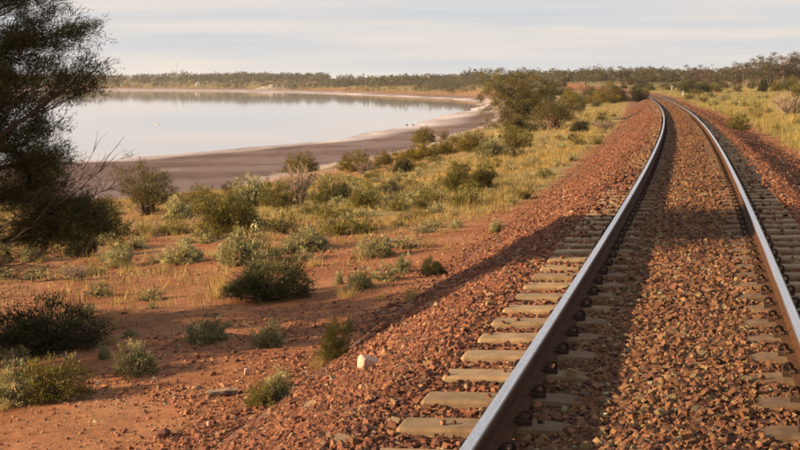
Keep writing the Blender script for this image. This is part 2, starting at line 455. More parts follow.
# ------------------------------------------------------------------ ballast bed
TOE_L, TOE_R = 3.45, 3.2
def ballast_z(s, u):
    s = np.asarray(s, float); u = np.asarray(u, float)
    plane = rail_z(s) + CANT * (np.clip(u, -1.6, 1.6) / 1.505 + .5)
    top = plane + np.interp(u, [-1.62, -1.42, -1.25, -.82, -.6, -.38, -.12, .12, .36, .62, .85, 1.25, 1.45, 1.62],
                            [-.235, -.205, -.208, -.212, -.200, -.178, -.166, -.166, -.180, -.194, -.212, -.212, -.21, -.24])
    top = top + (.022 * sstep(-.85, -1.0, u) + .010 * sstep(.85, 1.0, u)) * sstep(11, 24, s)
    p = on_track(s, u)
    zt = terrain(p[..., 0], p[..., 1])
    toe = np.where(u < 0, TOE_L, TOE_R)
    t = (np.abs(u) - 1.62) / (toe - 1.62)
    z = np.where(t <= 0, top, top + (zt - top) * np.clip(t, 0, 1) ** .93)
    lump = (fbm(s / 1.1, u / .9 + 30, 3) - .5) * .10 * sstep(1.6, 2.1, np.abs(u)) + (fbm(s / .35, u / .35, 2) - .5) * .02
    return np.where(t > 1, zt - .12 * np.clip((t - 1) * 4, 0, 1) + lump * .3, z + lump * sstep(1.05, .9, t))
bs = np.concatenate([np.arange(-10, 30, .15), np.arange(30, 90, .4), np.arange(90, 420, 1.5)])
bu = np.concatenate([np.linspace(-3.75, -1.7, 22), np.linspace(-1.6, 1.6, 41), np.linspace(1.7, 3.65, 22)])
S, U = np.meshgrid(bs, bu, indexing='ij')
bp = on_track(S, U); bp[..., 2] = ballast_z(S, U) - .008
n1, n2 = len(bs), len(bu)
ii, jj = np.meshgrid(np.arange(n1 - 1), np.arange(n2 - 1), indexing='ij')
bf = np.stack([ii * n2 + jj, ii * n2 + jj + 1, (ii + 1) * n2 + jj + 1, (ii + 1) * n2 + jj], -1).reshape(-1, 4)[:, ::-1]
bed = link("ballast_bed", mesh_np("ballast_bed", bp.reshape(-1, 3), bf, M_BED, None, True), kind="structure")

# ------------------------------------------------------------------ railway track: rails, sleepers, clips
track = thing("railway_track", (0, 0, 0), 0, "single railway track with polished rails on concrete sleepers curving away left", "railway track")
HEAD = [(-.035, -.030), (-.0352, -.010), (-.030, -.0028), (-.023, -.0008), (0, 0), (.021, -.0006), (.029, -.0026), (.0352, -.010), (.035, -.030)]
PROF = HEAD + [(.030, -.040), (.010, -.050), (.0085, -.125), (.020, -.145), (.073, -.158), (.073, -.170), (-.073, -.170), (-.073, -.158), (-.020, -.145), (-.0085, -.125), (-.010, -.050), (-.030, -.040)]
def rail_mesh(side):
    st = np.concatenate([np.arange(-10, 60, .5), np.arange(60, 160, 1.0), np.arange(160, 420, 2.5)])
    pr = np.array(PROF); k = len(pr)
    u = side * .7525
    V = np.stack([on_track(st, u + a, 0) for a in pr[:, 0]], 1)
    zz = rail_z(st) + (CANT if side > 0 else 0)
    V[..., 2] = zz[:, None] + pr[None, :, 1]
    i = np.arange(len(st) - 1)[:, None] * k; j = np.arange(k)[None]; j2 = (j + 1) % k
    F = np.stack([i + j, i + j2, i + k + j2, i + k + j], -1).reshape(-1, 4)
    mi = np.tile(np.array([1, 2, 0, 0, 0, 2, 1] + [1] * (k - 7)), len(st) - 1)
    return mesh_np("rail", V.reshape(-1, 3), F, [M_STEEL, M_RUST, M_WORN], None, False, mi)
link("rail", rail_mesh(-1), track, label="left rail with bright worn top")
link("rail", rail_mesh(1), track, label="right rail with bright worn top")

def sleeper_mesh(seed):
    rng = np.random.default_rng(seed)
    us = np.array([-1.29, -1.27, -.95, -.55, -.30, 0, .30, .55, .95, 1.27, 1.29])
    zt = np.array([-.012, 0, .0, .0, -.030, -.038, -.030, .0, .0, 0, -.012]) - .172
    V = []
    for u, z in zip(us, zt):
        e = 0.0 if abs(u) < 1.28 else .012
        q = rng.normal(0, .0015, 8)
        V.append([(u, -.132, z - .19), (u, -.112 + e, z - .016 + q[1]), (u, -.098 + e, z + q[2]), (u, .098 - e, z + q[3]), (u, .112 - e, z - .016 + q[4]), (u, .132, z - .19)])
    V = np.array(V); k = 6
    i = np.arange(len(us) - 1)[:, None] * k; j = np.arange(k)[None]; j2 = (j + 1) % k
    F = np.stack([i + j, i + j2, i + k + j2, i + k + j], -1).reshape(-1, 4)[:, ::-1]
    caps = np.array([[0, 1, 4, 5], [1, 2, 3, 4]]); L = (len(us) - 1) * k
    F = np.concatenate([F, caps[:, ::-1][:, ::-1], (caps + L)[:, ::-1]])
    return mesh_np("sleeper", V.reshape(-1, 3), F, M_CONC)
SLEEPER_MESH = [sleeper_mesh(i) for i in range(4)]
def clip_mesh():
    # local: x outward from the rail web, y along the rail, z up from the sleeper top
    b = MB(); c = (.05, .03, .02)
    th = np.radians(np.linspace(215, -160, 15))
    ringp = np.stack([.086 + .0235 * np.cos(th), np.linspace(-.026, .026, 15), .040 + .0235 * np.sin(th)], 1)
    b.tube(np.concatenate([[(.040, -.040, .022), (.056, -.038, .026)], ringp, [(.056, .036, .026), (.040, .030, .024)]]), .0085, c, 6)
    for x0, x1, y0, y1, z0, z1 in ((.074, .112, -.026, .026, -.004, .020), (.030, .074, -.045, .045, .004, .018)):
        v = [(x, y, z) for x in (x0, x1) for y in (y0, y1) for z in (z0, z1)]
        b.add(v, [(0, 1, 3, 2), (4, 6, 7, 5), (0, 4, 5, 1), (2, 3, 7, 6), (0, 2, 6, 4), (1, 5, 7, 3)], c)
    b.v = [v * np.array([1.12, 1.0, 1.12]) for v in b.v]
    return b.mesh("rail_clip", M_CLIP)
CLIP = clip_mesh()
clip_v = np.empty(len(CLIP.vertices) * 3, np.float32); CLIP.vertices.foreach_get("co", clip_v); clip_v = clip_v.reshape(-1, 3)
clip_f = np.array([p.vertices[:] for p in CLIP.polygons])
far_clips = MB()
SPACING = .607
sleeper_s = np.arange(-5.63, 172, SPACING)
cant_roll = math.atan(CANT / 1.505)
nclip = 0
for k, s in enumerate(sleeper_s):
    p = on_track(s, 0.0); a = float(np.interp(s, TS, TA))
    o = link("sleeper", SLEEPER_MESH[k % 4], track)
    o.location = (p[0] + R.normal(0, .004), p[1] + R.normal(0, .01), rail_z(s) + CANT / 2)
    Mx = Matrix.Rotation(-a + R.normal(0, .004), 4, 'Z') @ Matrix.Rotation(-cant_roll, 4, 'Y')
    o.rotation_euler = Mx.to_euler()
    for ru in (-.7525, .7525):
        for sd in (-1, 1):
            rot = Matrix.Rotation(0 if sd > 0 else math.pi, 4, 'Z')
            if 2.4 < s < 47:
                c = link("rail_clip", CLIP, o); c.location = (ru, 0, -.172); c.rotation_euler = rot.to_euler(); nclip += 1
            elif 2.4 < s < 75:
                W = Matrix.Translation(o.location) @ Mx @ Matrix.Translation((ru, 0, -.172)) @ rot
                W = np.array(W); far_clips.add(clip_v @ W[:3, :3].T + W[:3, 3], clip_f, (.05, .03, .02))
link("distant_rail_clips", far_clips.mesh("distant_rail_clips", M_CLIP), track, kind="stuff")

# ------------------------------------------------------------------ crushed-rock ballast
ICO_V = []
_g = (1 + 5 ** .5) / 2
ICO_V = np.array([(-1, _g, 0), (1, _g, 0), (-1, -_g, 0), (1, -_g, 0), (0, -1, _g), (0, 1, _g), (0, -1, -_g), (0, 1, -_g), (_g, 0, -1), (_g, 0, 1), (-_g, 0, -1), (-_g, 0, 1)]) / math.hypot(1, _g)
ICO_F = np.array([(0, 11, 5), (0, 5, 1), (0, 1, 7), (0, 7, 10), (0, 10, 11), (1, 5, 9), (5, 11, 4), (11, 10, 2), (10, 7, 6), (7, 1, 8),
                  (3, 9, 4), (3, 4, 2), (3, 2, 6), (3, 6, 8), (3, 8, 9), (4, 9, 5), (2, 4, 11), (6, 2, 10), (8, 6, 7), (9, 8, 1)])
OCT_V = np.array([(1, 0, 0), (-1, 0, 0), (0, 1, 0), (0, -1, 0), (0, 0, 1), (0, 0, -1)], float)
OCT_F = np.array([(0, 2, 4), (2, 1, 4), (1, 3, 4), (3, 0, 4), (2, 0, 5), (1, 2, 5), (3, 1, 5), (0, 3, 5)])
BOX_V = np.array([(x, y, z) for x in (-1, 1) for y in (-1, 1) for z in (-1, 1)], float) * .72
BOX_F = np.array([(0, 1, 3), (0, 3, 2), (4, 6, 7), (4, 7, 5), (0, 4, 5), (0, 5, 1), (2, 3, 7), (2, 7, 6), (0, 2, 6), (0, 6, 4), (1, 5, 7), (1, 7, 3)])
def rand_rot(rng, n):
    q = rng.normal(size=(n, 4)); q /= np.linalg.norm(q, axis=1)[:, None]
    w, x, y, z = q.T
    return np.stack([np.stack([1 - 2 * (y * y + z * z), 2 * (x * y - z * w), 2 * (x * z + y * w)], 1),
                     np.stack([2 * (x * y + z * w), 1 - 2 * (x * x + z * z), 2 * (y * z - x * w)], 1),
                     np.stack([2 * (x * z - y * w), 2 * (y * z + x * w), 1 - 2 * (x * x + y * y)], 1)], 1)
def stones(rng, P, size, base_v, base_f, jit=.30):
    n = len(P); k = len(base_v)
    V = base_v[None] * (1 + rng.uniform(-jit, jit * .75, (n, k, 1))) + rng.normal(0, .10, (n, k, 3))
    V = V * (rng.uniform(.62, 1.3, (n, 1, 3)) * np.asarray(size).reshape(-1, 1, 1) * .5)
    V = np.einsum('nij,nkj->nki', rand_rot(rng, n), V) * np.array([1.03, 1.03, .88]) + P[:, None]
    F = base_f[None] + (np.arange(n) * k)[:, None, None]
    return V.reshape(-1, 3), F.reshape(-1, 3), np.repeat(rock_colors(rng, n), k, 0)
rngB = np.random.default_rng(77)
def scatter(s0, s1, u0, u1, dens):
    n = int((s1 - s0) * (u1 - u0) * dens)
    return rngB.uniform(s0, s1, n), rngB.uniform(u0, u1, n)
def keep_stone(s, u, size):
    """leave the sleeper tops and the rail feet bare where they show"""
    k = np.abs((s - sleeper_s[0]) / SPACING - np.round((s - sleeper_s[0]) / SPACING)) * SPACING
    on = (np.abs(u) < 1.30) & (k < .125) & ~((u > -.46) & (u < .47))
    foot = np.abs(np.abs(u) - .7525) < .10
    stray = rngB.random(len(s)) < .014 + np.where(u < -.9, .42, np.where(u > .9, .16, .10)) * sstep(11, 24, s)
    return ((~on) | (stray & (np.abs(np.abs(u) - .7525) > .17))) & ~foot
allV, allF, allC = [], [], []; off = 0
near_pool = None
for (s0, s1, dens, sz, bv, bf_) in ((2.8, 6.2, 1550, .033, ICO_V, ICO_F), (6.2, 10, 1250, .035, BOX_V, BOX_F), (10, 16, 640, .042, BOX_V, BOX_F), (16, 27, 350, .047, BOX_V, BOX_F), (27, 52, 180, .056, OCT_V, OCT_F), (52, 95, 75, .066, OCT_V, OCT_F), (95, 170, 22, .085, OCT_V, OCT_F)):
    s, u = scatter(s0, s1, -3.75, 3.6, dens)
    edge = np.maximum(-u - TOE_L, u - TOE_R)
    m = (edge < 0) | (rngB.random(len(s)) < np.exp(-np.maximum(edge, 0) * 6))
    s, u = s[m], u[m]
    size = sz * np.exp(rngB.normal(0, .22, len(s)))
    m = keep_stone(s, u, size); s, u, size = s[m], u[m], size[m]
    p = on_track(s, u)
    px_ = p[:, 0] / np.maximum(p[:, 1], .5); m = (px_ > -.40) & (px_ < .42); s, u, size, p = s[m], u[m], size[m], p[m]
    zb = np.where(np.abs(u) > TOE_L - .2, terrain(p[..., 0], p[..., 1]), ballast_z(s, u))
    # strays on a sleeper lie on its top
    kk = np.abs((s - sleeper_s[0]) / SPACING - np.round((s - sleeper_s[0]) / SPACING)) * SPACING
    onsl = (np.abs(u) < 1.30) & (kk < .125) & ~((u > -.46) & (u < .47))
    zs = rail_z(s) + CANT * (u / 1.505 + .5) - .172
    p[:, 2] = np.where(onsl, zs + size * .25, zb + size * rngB.uniform(-.30, .14, len(s)))
    if near_pool is None:
        d = p[:, 1] + np.where(np.abs(p[:, 0] - .08 * p[:, 1]) > .33 * p[:, 1], 50, 0) + np.where((u < -.6) | (u > .6), 0, 0)
        vis = (d > 3.9) & (d < 40)
        score = np.where(vis, size / p[:, 1], 0)
        pick = np.argsort(-score)[:300]
        near_pool = (p[pick], size[pick])
        mk = np.ones(len(p), bool); mk[pick] = False; p, size = p[mk], size[mk]
    V, F, C = stones(rngB, p, size, bv, bf_)
    mac = (.78 + .44 * fbm(s / 1.7 + 50, u / 1.2, 3)) * (1 - .10 * sstep(.8, .6, np.abs(u)))
    if len(mac) != len(p): mac = mac[mk]; u = u[mk]
    C = C * np.repeat(mac[:, None] * np.where(np.abs(u)[:, None] < .8, np.array([[.97, 1.13, 1.02]]), 1.0), len(bv), 0)
    allV.append(V); allF.append(F + off); allC.append(C); off += len(V)
link("ballast_stones", mesh_np("ballast_stones", np.concatenate(allV), np.concatenate(allF), M_ROCK, np.concatenate(allC)), bed, kind="stuff")
STONE_MESH = []
for i in range(10):
    V, F, C = stones(np.random.default_rng(300 + i), np.zeros((1, 3)), [1.0], ICO_V, ICO_F)
    STONE_MESH.append(mesh_np("stone", V, F, M_ROCK_OBJ))
for k in range(len(near_pool[0])):
    o = link("stone", STONE_MESH[k % 10], bed)
    o.location = near_pool[0][k]; z = float(near_pool[1][k]); o.scale = (z, z, z); o.rotation_euler = tuple(R.uniform(0, 6.28, 3))

# ------------------------------------------------------------------ plants
def gz1(x, y): return float(terrain(np.array([x]), np.array([y]))[0])

def shrub_arrays(seed, w, h, n_cl, per, cl_r, ll, lw, col, up=.5, low=.12, shell=.45, stem_col=(.13, .085, .055), stem_r=.012, var=.28, tri=True):
    """a rounded, uneven bush: leaf clumps through a dome, each on a stem from the base"""
    rng = np.random.default_rng(seed)
    L = MB(tri); T = MB()
    th = rng.uniform(0, 2 * math.pi, n_cl); cp = rng.uniform(-.15, 1, n_cl); r = rng.random(n_cl) ** shell
    lob = .56 + .88 * vnoise(np.cos(th) * 1.6 + seed * 3.1 + 40, np.sin(th) * 1.6 + cp * 1.7 + 60)
    sp = np.sqrt(1 - cp ** 2)
    C = np.stack([r * sp * np.cos(th) * lob * w / 2, r * sp * np.sin(th) * lob * w / 2, h * (low + (1 - low) * np.clip(r * cp * lob * .95 + .02, 0, 1.1))], 1)
    for c in C[: min(n_cl, 60)]:
        b = np.array([rng.normal(0, .05 * w), rng.normal(0, .05 * w), -.04])
        mid = b * .5 + c * .5 + np.array([0, 0, .08 * h]) * rng.uniform(-.5, 1) - (c - b) * np.array([.15, .15, 0])
        T.tube([b, mid, c], [stem_r, stem_r * .7, stem_r * .3], np.array(stem_col) * rng.uniform(.8, 1.25), 3)
    for k in range(22):
        c = C[rng.integers(n_cl)]; b = c * .35; e = c * rng.uniform(1.05, 1.3) + rng.normal(0, .04, 3) * w; e[2] = max(e[2], .02)
        T.tube([b, (b + e) / 2 + rng.normal(0, .025, 3) * w, e], [stem_r * .5, stem_r * .35, stem_r * .15], np.array((.24, .175, .125)) * rng.uniform(.7, 1.2), 3)
    n = n_cl * per
    idx = np.repeat(np.arange(n_cl), per)
    P = C[idx] + rng.normal(size=(n, 3)) * cl_r * np.array([1, 1, .75])
    P[:, 2] = np.maximum(P[:, 2], .01)
    out = (P - np.array([0, 0, h * .25])); out /= np.linalg.norm(out, axis=1)[:, None] + 1e-9
    D = out * .8 + rng.normal(size=(n, 3)) * .55 + np.array([0, 0, up])
    base = np.array(col) * np.exp(rng.normal(0, var, (n_cl, 1))) * (1 + rng.normal(0, .06, (n_cl, 3)))
    cc = base[idx] * rng.uniform(.75, 1.25, (n, 1))
    L.leaves(P, D, ll * rng.uniform(.6, 1.3, n), lw * rng.uniform(.7, 1.3, n), np.clip(cc, .005, .9), rng)
    return L, T
def merge(*bs):
    o = MB()
    for b in bs:
        for v, f, c in zip(b.v, b.f, b.c):
            o.v.append(v); o.c.append(c)
        o.f += [f + o.n for f in b.f]; o.n += b.n
    return o
def dead_arrays(seed, w, h, n_main, col, r0=.012):
    rng = np.random.default_rng(seed); T = MB()
    def grow(p, d, ln, rad, depth):
        q = [p]; dd = d
        for i in range(3):
            dd = dd + rng.normal(0, .16, 3); dd /= np.linalg.norm(dd); q.append(q[-1] + dd * ln / 3)
        T.tube(q, np.linspace(rad, rad * .5, 4), np.array(col) * rng.uniform(.75, 1.25), 3)
        if depth:
            for k in range(rng.integers(3, 6)):
                a = q[rng.integers(1, 4)]; e = dd + rng.normal(0, .5, 3); e[2] += .15; e /= np.linalg.norm(e)
                grow(a, e, ln * rng.uniform(.4, .7), rad * .55, depth - 1)
    for k in range(n_main):
        th = rng.uniform(0, 6.28); rr = abs(rng.normal(0, .6)) + .2
        d = np.array([math.cos(th) * rr * w / h * .6, math.sin(th) * rr * w / h * .6, 1.0]); d /= np.linalg.norm(d)
        grow(np.array([rng.normal(0, .06 * w), rng.normal(0, .06 * w), -.03]), d, h * .55, r0, 2)
    return T
def grass_arrays(seed, w, h, n, col, lean=.5):
    rng = np.random.default_rng(seed); L = MB(True)
    th = rng.uniform(0, 6.28, n); rr = np.abs(rng.normal(0, .16 * w, n))
    P = np.stack([rr * np.cos(th), rr * np.sin(th), np.full(n, -.01)], 1)
    th2 = th + rng.normal(0, .5, n); ln = np.abs(rng.normal(lean, .22, n))
    D = np.stack([np.cos(th2) * ln, np.sin(th2) * ln, np.ones(n)], 1)
    c = np.array(col) * np.exp(rng.normal(0, .22, (n, 1)))
    L.leaves(P, D, h * rng.uniform(.35, 1.05, n), .0055 * max(h / .3, .6) * rng.uniform(.7, 1.3, n), c, rng)
    return L

OLIVE = (.088, .074, .016); DARK = (.042, .041, .014); SALT = (.255, .234, .112); GREEN = (.130, .110, .022); GOLD = (.130, .098, .013)
STRAW = (.34, .245, .095); DEADC = (.27, .20, .15)
# kind -> size it was modelled at, foliage, stems
SPEC = {
    'olive': dict(w=1.3, h=.85, n_cl=240, per=52, cl_r=.062, ll=.075, lw=.012, col=OLIVE, up=.7, shell=.5),
    'olivetall': dict(w=1.7, h=1.5, n_cl=190, per=42, cl_r=.075, ll=.085, lw=.013, col=(.084, .068, .019), up=.6, low=.28, shell=.5, stem_r=.02),
    'dark': dict(w=1.2, h=.55, n_cl=230, per=44, cl_r=.055, ll=.06, lw=.012, col=DARK, up=.5),
    'salt': dict(w=.7, h=.38, n_cl=150, per=34, cl_r=.032, ll=.030, lw=.018, col=SALT, up=.4),
    'green': dict(w=.9, h=.6, n_cl=170, per=36, cl_r=.045, ll=.045, lw=.014, col=GREEN, up=.5),
    'gold': dict(w=2.3, h=1.25, n_cl=220, per=34, cl_r=.10, ll=.10, lw=.035, col=GOLD, up=.5, shell=.35, stem_r=.02),
}
PLANT_NAME = {'olive': 'olive_shrub', 'olivetall': 'tall_shrub', 'dark': 'dark_shrub', 'salt': 'saltbush', 'green': 'green_shrub', 'gold': 'shore_bush', 'dead': 'dry_bush', 'grass': 'grass_clump'}
PROTO = {}
for k, sp in SPEC.items():
    for v in range(3):
        L, T = shrub_arrays(hash_seed := (sum(map(ord, k)) + 31 * v), **sp)
        PROTO[k, v] = (sp['w'], sp['h'], L.mesh(PLANT_NAME[k] + "_foliage", M_LEAF), T.mesh(PLANT_NAME[k] + "_stems", M_BARK))
for v in range(3):
    PROTO['dead', v] = (1.1, 1.0, None, dead_arrays(50 + v, 1.1, 1.0, 30, DEADC, .017).mesh("dry_bush_twigs", M_BARK))
    PROTO['grass', v] = (.35, .32, grass_arrays(60 + v, .35, .32, 170, STRAW).mesh("grass_clump_blades", M_STRAW), None)

def put_plant(kind, v, x, y, w, h, label, cat, group=None, rz=None):
    pw, ph, fm, sm = PROTO[kind, v % 3]
    z = gz1(x, y)
    s_, u_ = track_su(np.array([x]), np.array([y]))
    if -3.5 < u_[0] < 3.4: z = float(ballast_z(s_, u_)[0])
    sc = (w / pw, w / pw, h / ph)
    rz = R.uniform(0, 6.28) if rz is None else rz
    if fm is None or sm is None:
        o = link(PLANT_NAME[kind], fm or sm, None, label=label, category=cat)
        if group: o["group"] = group
        o.location = (x, y, z - .01); o.rotation_euler = (0, 0, rz); o.scale = sc
        return o
    t = thing(PLANT_NAME[kind], (x, y, z - .01), rz, label, cat, group, sc)
    link("foliage", fm, t); link("stems", sm, t)
    return t
CAT = {'dead': 'dry bush', 'grass': 'grass clump', 'salt': 'saltbush'}
PLANTS = [
    ('dark', -4.08, 15.26, 1.38, 0.52, 'broad dark shrub lying in the tree shade at the left edge'),
    ('green', -3.34, 12.65, 0.64, 0.41, 'yellow-green bush in front of the dark shaded shrub, bottom left'),
    ('salt', -3.72, 12.55, 0.41, 0.36, 'pale grey saltbush at the left frame edge beside the yellow-green bush'),
    ('salt', -2.69, 13.56, 0.47, 0.32, 'thin grey twiggy saltbush standing alone on shaded red sand'),
    ('dead', -3.51, 14.16, 0.23, 0.15, 'brown dry clump just right of the dark shaded shrub'),
    ('salt', -3.21, 14.37, 0.14, 0.15, 'tiny pale saltbush sprig at the right tip of the dark shaded shrub'),
    ('dark', -1.87, 18.59, 1.25, 0.59, 'dark green mounded shrub on open red sand, largest in the foreground'),
    ('salt', -2.82, 23.4, 0.88, 0.62, 'pale grey-green saltbush right behind the dark mounded shrub'),
    ('salt', -3.95, 24.69, 0.77, 0.4, 'low grey-green saltbush mound with dark right side on red sand'),
    ('salt', -5.33, 25.47, 0.6, 0.42, 'pale round saltbush on red sand below the left shrub thicket'),
    ('salt', -7.45, 27.07, 0.46, 0.38, 'grey saltbush under the overhanging tree branches at left'),
    ('dark', -8.04, 27.17, 0.32, 0.32, 'small dark bush at the left frame edge below the tree'),
    ('dark', -6.56, 27.58, 0.63, 0.65, 'thin dark sapling in front of the shaded thicket at left'),
    ('olive', -3.87, 30.61, 1.43, 0.88, 'round olive green shrub in the middle of the left slope'),
    ('green', -6.07, 40.9, 1.12, 0.73, 'soft green bush tucked behind the round olive shrub'),
    ('salt', -6.08, 36.71, 0.79, 0.63, 'pale green saltbush left of the round olive shrub'),
    ('olivetall', -7.88, 41.7, 1.85, 1.67, 'tall open olive shrub beside the big dark tree, mud flat behind'),
    ('green', -7.09, 32.59, 1.06, 0.68, 'bright green bush at the foot of the tall open olive shrub'),
    ('dark', -8.84, 32.77, 1.04, 0.78, 'dark bush below the big tree, left of the thicket'),
    ('dark', -8.14, 32.98, 0.93, 0.81, 'dark bush below the big tree, right of the thicket'),
    ('salt', -1.67, 24.81, 0.81, 0.4, 'pale saltbush mound at the end of the red stony rise'),
    ('dead', -3.1, 40.84, 1.21, 1.27, 'large pale leafless bush with bleached twigs on the left slope'),
    ('green', -3.66, 40.03, 0.89, 0.77, 'green bush at the left foot of the bleached leafless bush'),
    ('green', -2.13, 39.24, 0.87, 0.78, 'green bush at the right foot of the bleached leafless bush'),
    ('salt', -4.65, 42.83, 1.4, 0.89, 'grey-brown bush behind the round olive shrub, at its right'),
    ('gold', -7.53, 104.04, 2.54, 1.39, 'golden green bush behind the bleached leafless bush by the mud flat'),
    ('gold', -2.98, 91.28, 2.43, 1.22, 'golden green round bush at the mud flat edge, left of the pair'),
    ('dead', -2.21, 82.56, 1.47, 0.98, 'brown bush in front of the golden round bush by the mud'),
    ('gold', -1.08, 96.91, 1.44, 0.86, 'small golden round bush alone on the pale sand by the mud flat'),
    ('dark', 0.18, 60.91, 0.9, 0.63, 'small dark green bush near the mud flat, below the golden ones'),
    ('gold', 2.84, 163.1, 3.02, 1.69, 'dark golden bush farthest out on the mud flat edge'),
    ('dead', 5.11, 160.57, 2.62, 1.9, 'brownish bush touching the farthest bush on the mud flat edge'),
    ('gold', 1.37, 94.65, 2.59, 1.26, 'wide golden bush on the slope below the farthest shore bushes'),
    ('gold', 3.46, 95.29, 1.84, 1.13, 'golden green bush left in the row leading to the feathery tree'),
    ('gold', 4.63, 89.31, 1.59, 1.19, 'golden green bush right in the row leading to the feathery tree'),
    ('olive', 1.7, 38.68, 0.86, 0.83, 'left half of the twin olive bush on the grassy slope'),
    ('olive', 2.28, 37.58, 0.86, 0.86, 'right half of the twin olive bush on the grassy slope'),
    ('dark', -1.77, 40.34, 0.66, 0.63, 'dark bush in the middle of the left slope thicket'),
    ('green', -0.95, 35.45, 0.84, 0.63, 'green bush right of the dark bush in the slope thicket'),
    ('salt', -0.39, 23.01, 0.73, 0.36, 'pale saltbush spreading on sand near the grass edge'),
    ('salt', 0.04, 20.41, 0.29, 0.27, 'small grey bush with green top on shaded sand near the ballast'),
    ('salt', -0.55, 19.0, 0.41, 0.27, 'grey-green saltbush alone on shaded sand in front of the ballast'),
    ('dark', 0.5, 19.71, 0.38, 0.26, 'dark low bush at the foot of the shaded ballast bank'),
    ('grass', 0.15, 16.9, 0.3, 0.28, 'tall brown grass clump at the toe of the shaded ballast'),
    ('salt', -0.9, 19.7, 0.15, 0.2, 'tiny grey sprig left of the lone saltbush near the ballast'),
    ('salt', 1.82, 25.44, 0.26, 0.26, 'pale saltbush sprig at the sunlit ballast toe'),
    ('green', -0.65, 13.18, 0.33, 0.39, 'bright leafy weed growing at the sunny ballast toe, upper one'),
    ('grass', -0.81, 13.08, 0.24, 0.24, 'tawny grass clump leaning on the upper ballast-toe weed'),
    ('salt', -1.08, 11.67, 0.28, 0.29, 'pale leafy weed at the ballast toe, lower one'),
    ('green', -1.21, 11.57, 0.26, 0.2, 'yellow-green weed on stony ground beside the pale lower weed'),
    ('salt', -2.18, 15.17, 0.52, 0.27, 'flat grey saltbush on shaded sand left of the ballast weeds'),
    ('salt', -1.43, 14.58, 0.39, 0.28, 'grey-green leafy tuft on shaded sand behind the ballast weeds'),
    ('salt', -0.58, 15.19, 0.1, 0.16, 'tiny green sprig on the ballast edge above the upper weed'),
    ('grass', -2.63, 19.28, 0.34, 0.23, 'dry grass clump at the left end of the dark mounded shrub'),
    ('grass', -5.79, 32.8, 0.24, 0.39, 'upright straw grass tuft left of the round olive shrub'),
    ('dead', -5.51, 22.77, 0.62, 0.3, 'low brown dry brush on red sand below the left thicket'),
    ('grass', -1.78, 28.52, 0.57, 0.23, 'straw grass above the pale saltbush mound'),
    ('grass', -1.43, 22.3, 0.26, 0.26, 'straw grass clump right of the dark mounded shrub'),
    ('dark', 32.01, 181.89, 2.29, 1.89, 'dark round bush hugging the left side of the far track bend'),
    ('gold', 33.1, 228.87, 3.39, 2.37, 'yellow-green bush near the far bend, left of its larger neighbour'),
    ('gold', 32.4, 205.68, 4.11, 2.74, 'large yellow-green bush near the far bend on the left'),
    ('gold', 28.44, 224.03, 3.98, 2.99, 'yellow-green bush between the feathery tree and the far bend'),
    ('olivetall', 11.85, 104.09, 3.86, 2.85, 'dark green bushy tree right against the feathery tree'),
    ('green', 6.3, 73.93, 1.64, 1.1, 'grey-green bush at the foot of the feathery tree'),
    ('salt', 4.35, 64.58, 1.44, 0.96, 'silvery bush on the slope just left of the feathery tree'),
    ('dark', 11.95, 89.55, 1.26, 0.73, 'dark low bush right of the feathery tree by the pale track'),
    ('dead', 13.03, 86.35, 1.54, 0.77, 'dark twiggy brush on the grass near the ballast bank'),
    ('green', 14.74, 58.88, 0.92, 0.74, 'green weeds at the right toe of the ballast'),
    ('dead', 27.06, 94.18, 2.37, 1.88, 'brown leafless bush at the right frame edge on dry grass'),
    ('olive', 54.82, 185.33, 3.02, 2.47, 'green bush behind the brown leafless bush at right edge'),
    ('dark', 74.38, 278.33, 2.27, 2.47, 'small dark upright bush in the grass field at right'),
    ('gold', 76.44, 275.42, 2.24, 2.04, 'small rounded green bush in the grass field at right'),
    ('olive', 81.22, 281.79, 3.76, 2.92, 'wider green bush below the tall trees at far right'),
    ('dark', 54.56, 256.52, 3.61, 2.28, 'dark green bush right of the far track, left of a pair'),
    ('dark', 54.8, 245.69, 3.82, 2.0, 'dark green bush right of the far track, right of a pair'),
    ('green', 59.02, 254.95, 3.02, 1.7, 'low green bush at the right end of the trackside pair'),
    ('green', 41.14, 193.33, 1.29, 0.72, 'tiny green clump on grass right of the far rails'),
]
for i, (k, x, y, w, h, lab) in enumerate(PLANTS):
    put_plant(k, i, x, y, w * 1.04, h * 1.05, lab, CAT.get(k, 'shrub'))

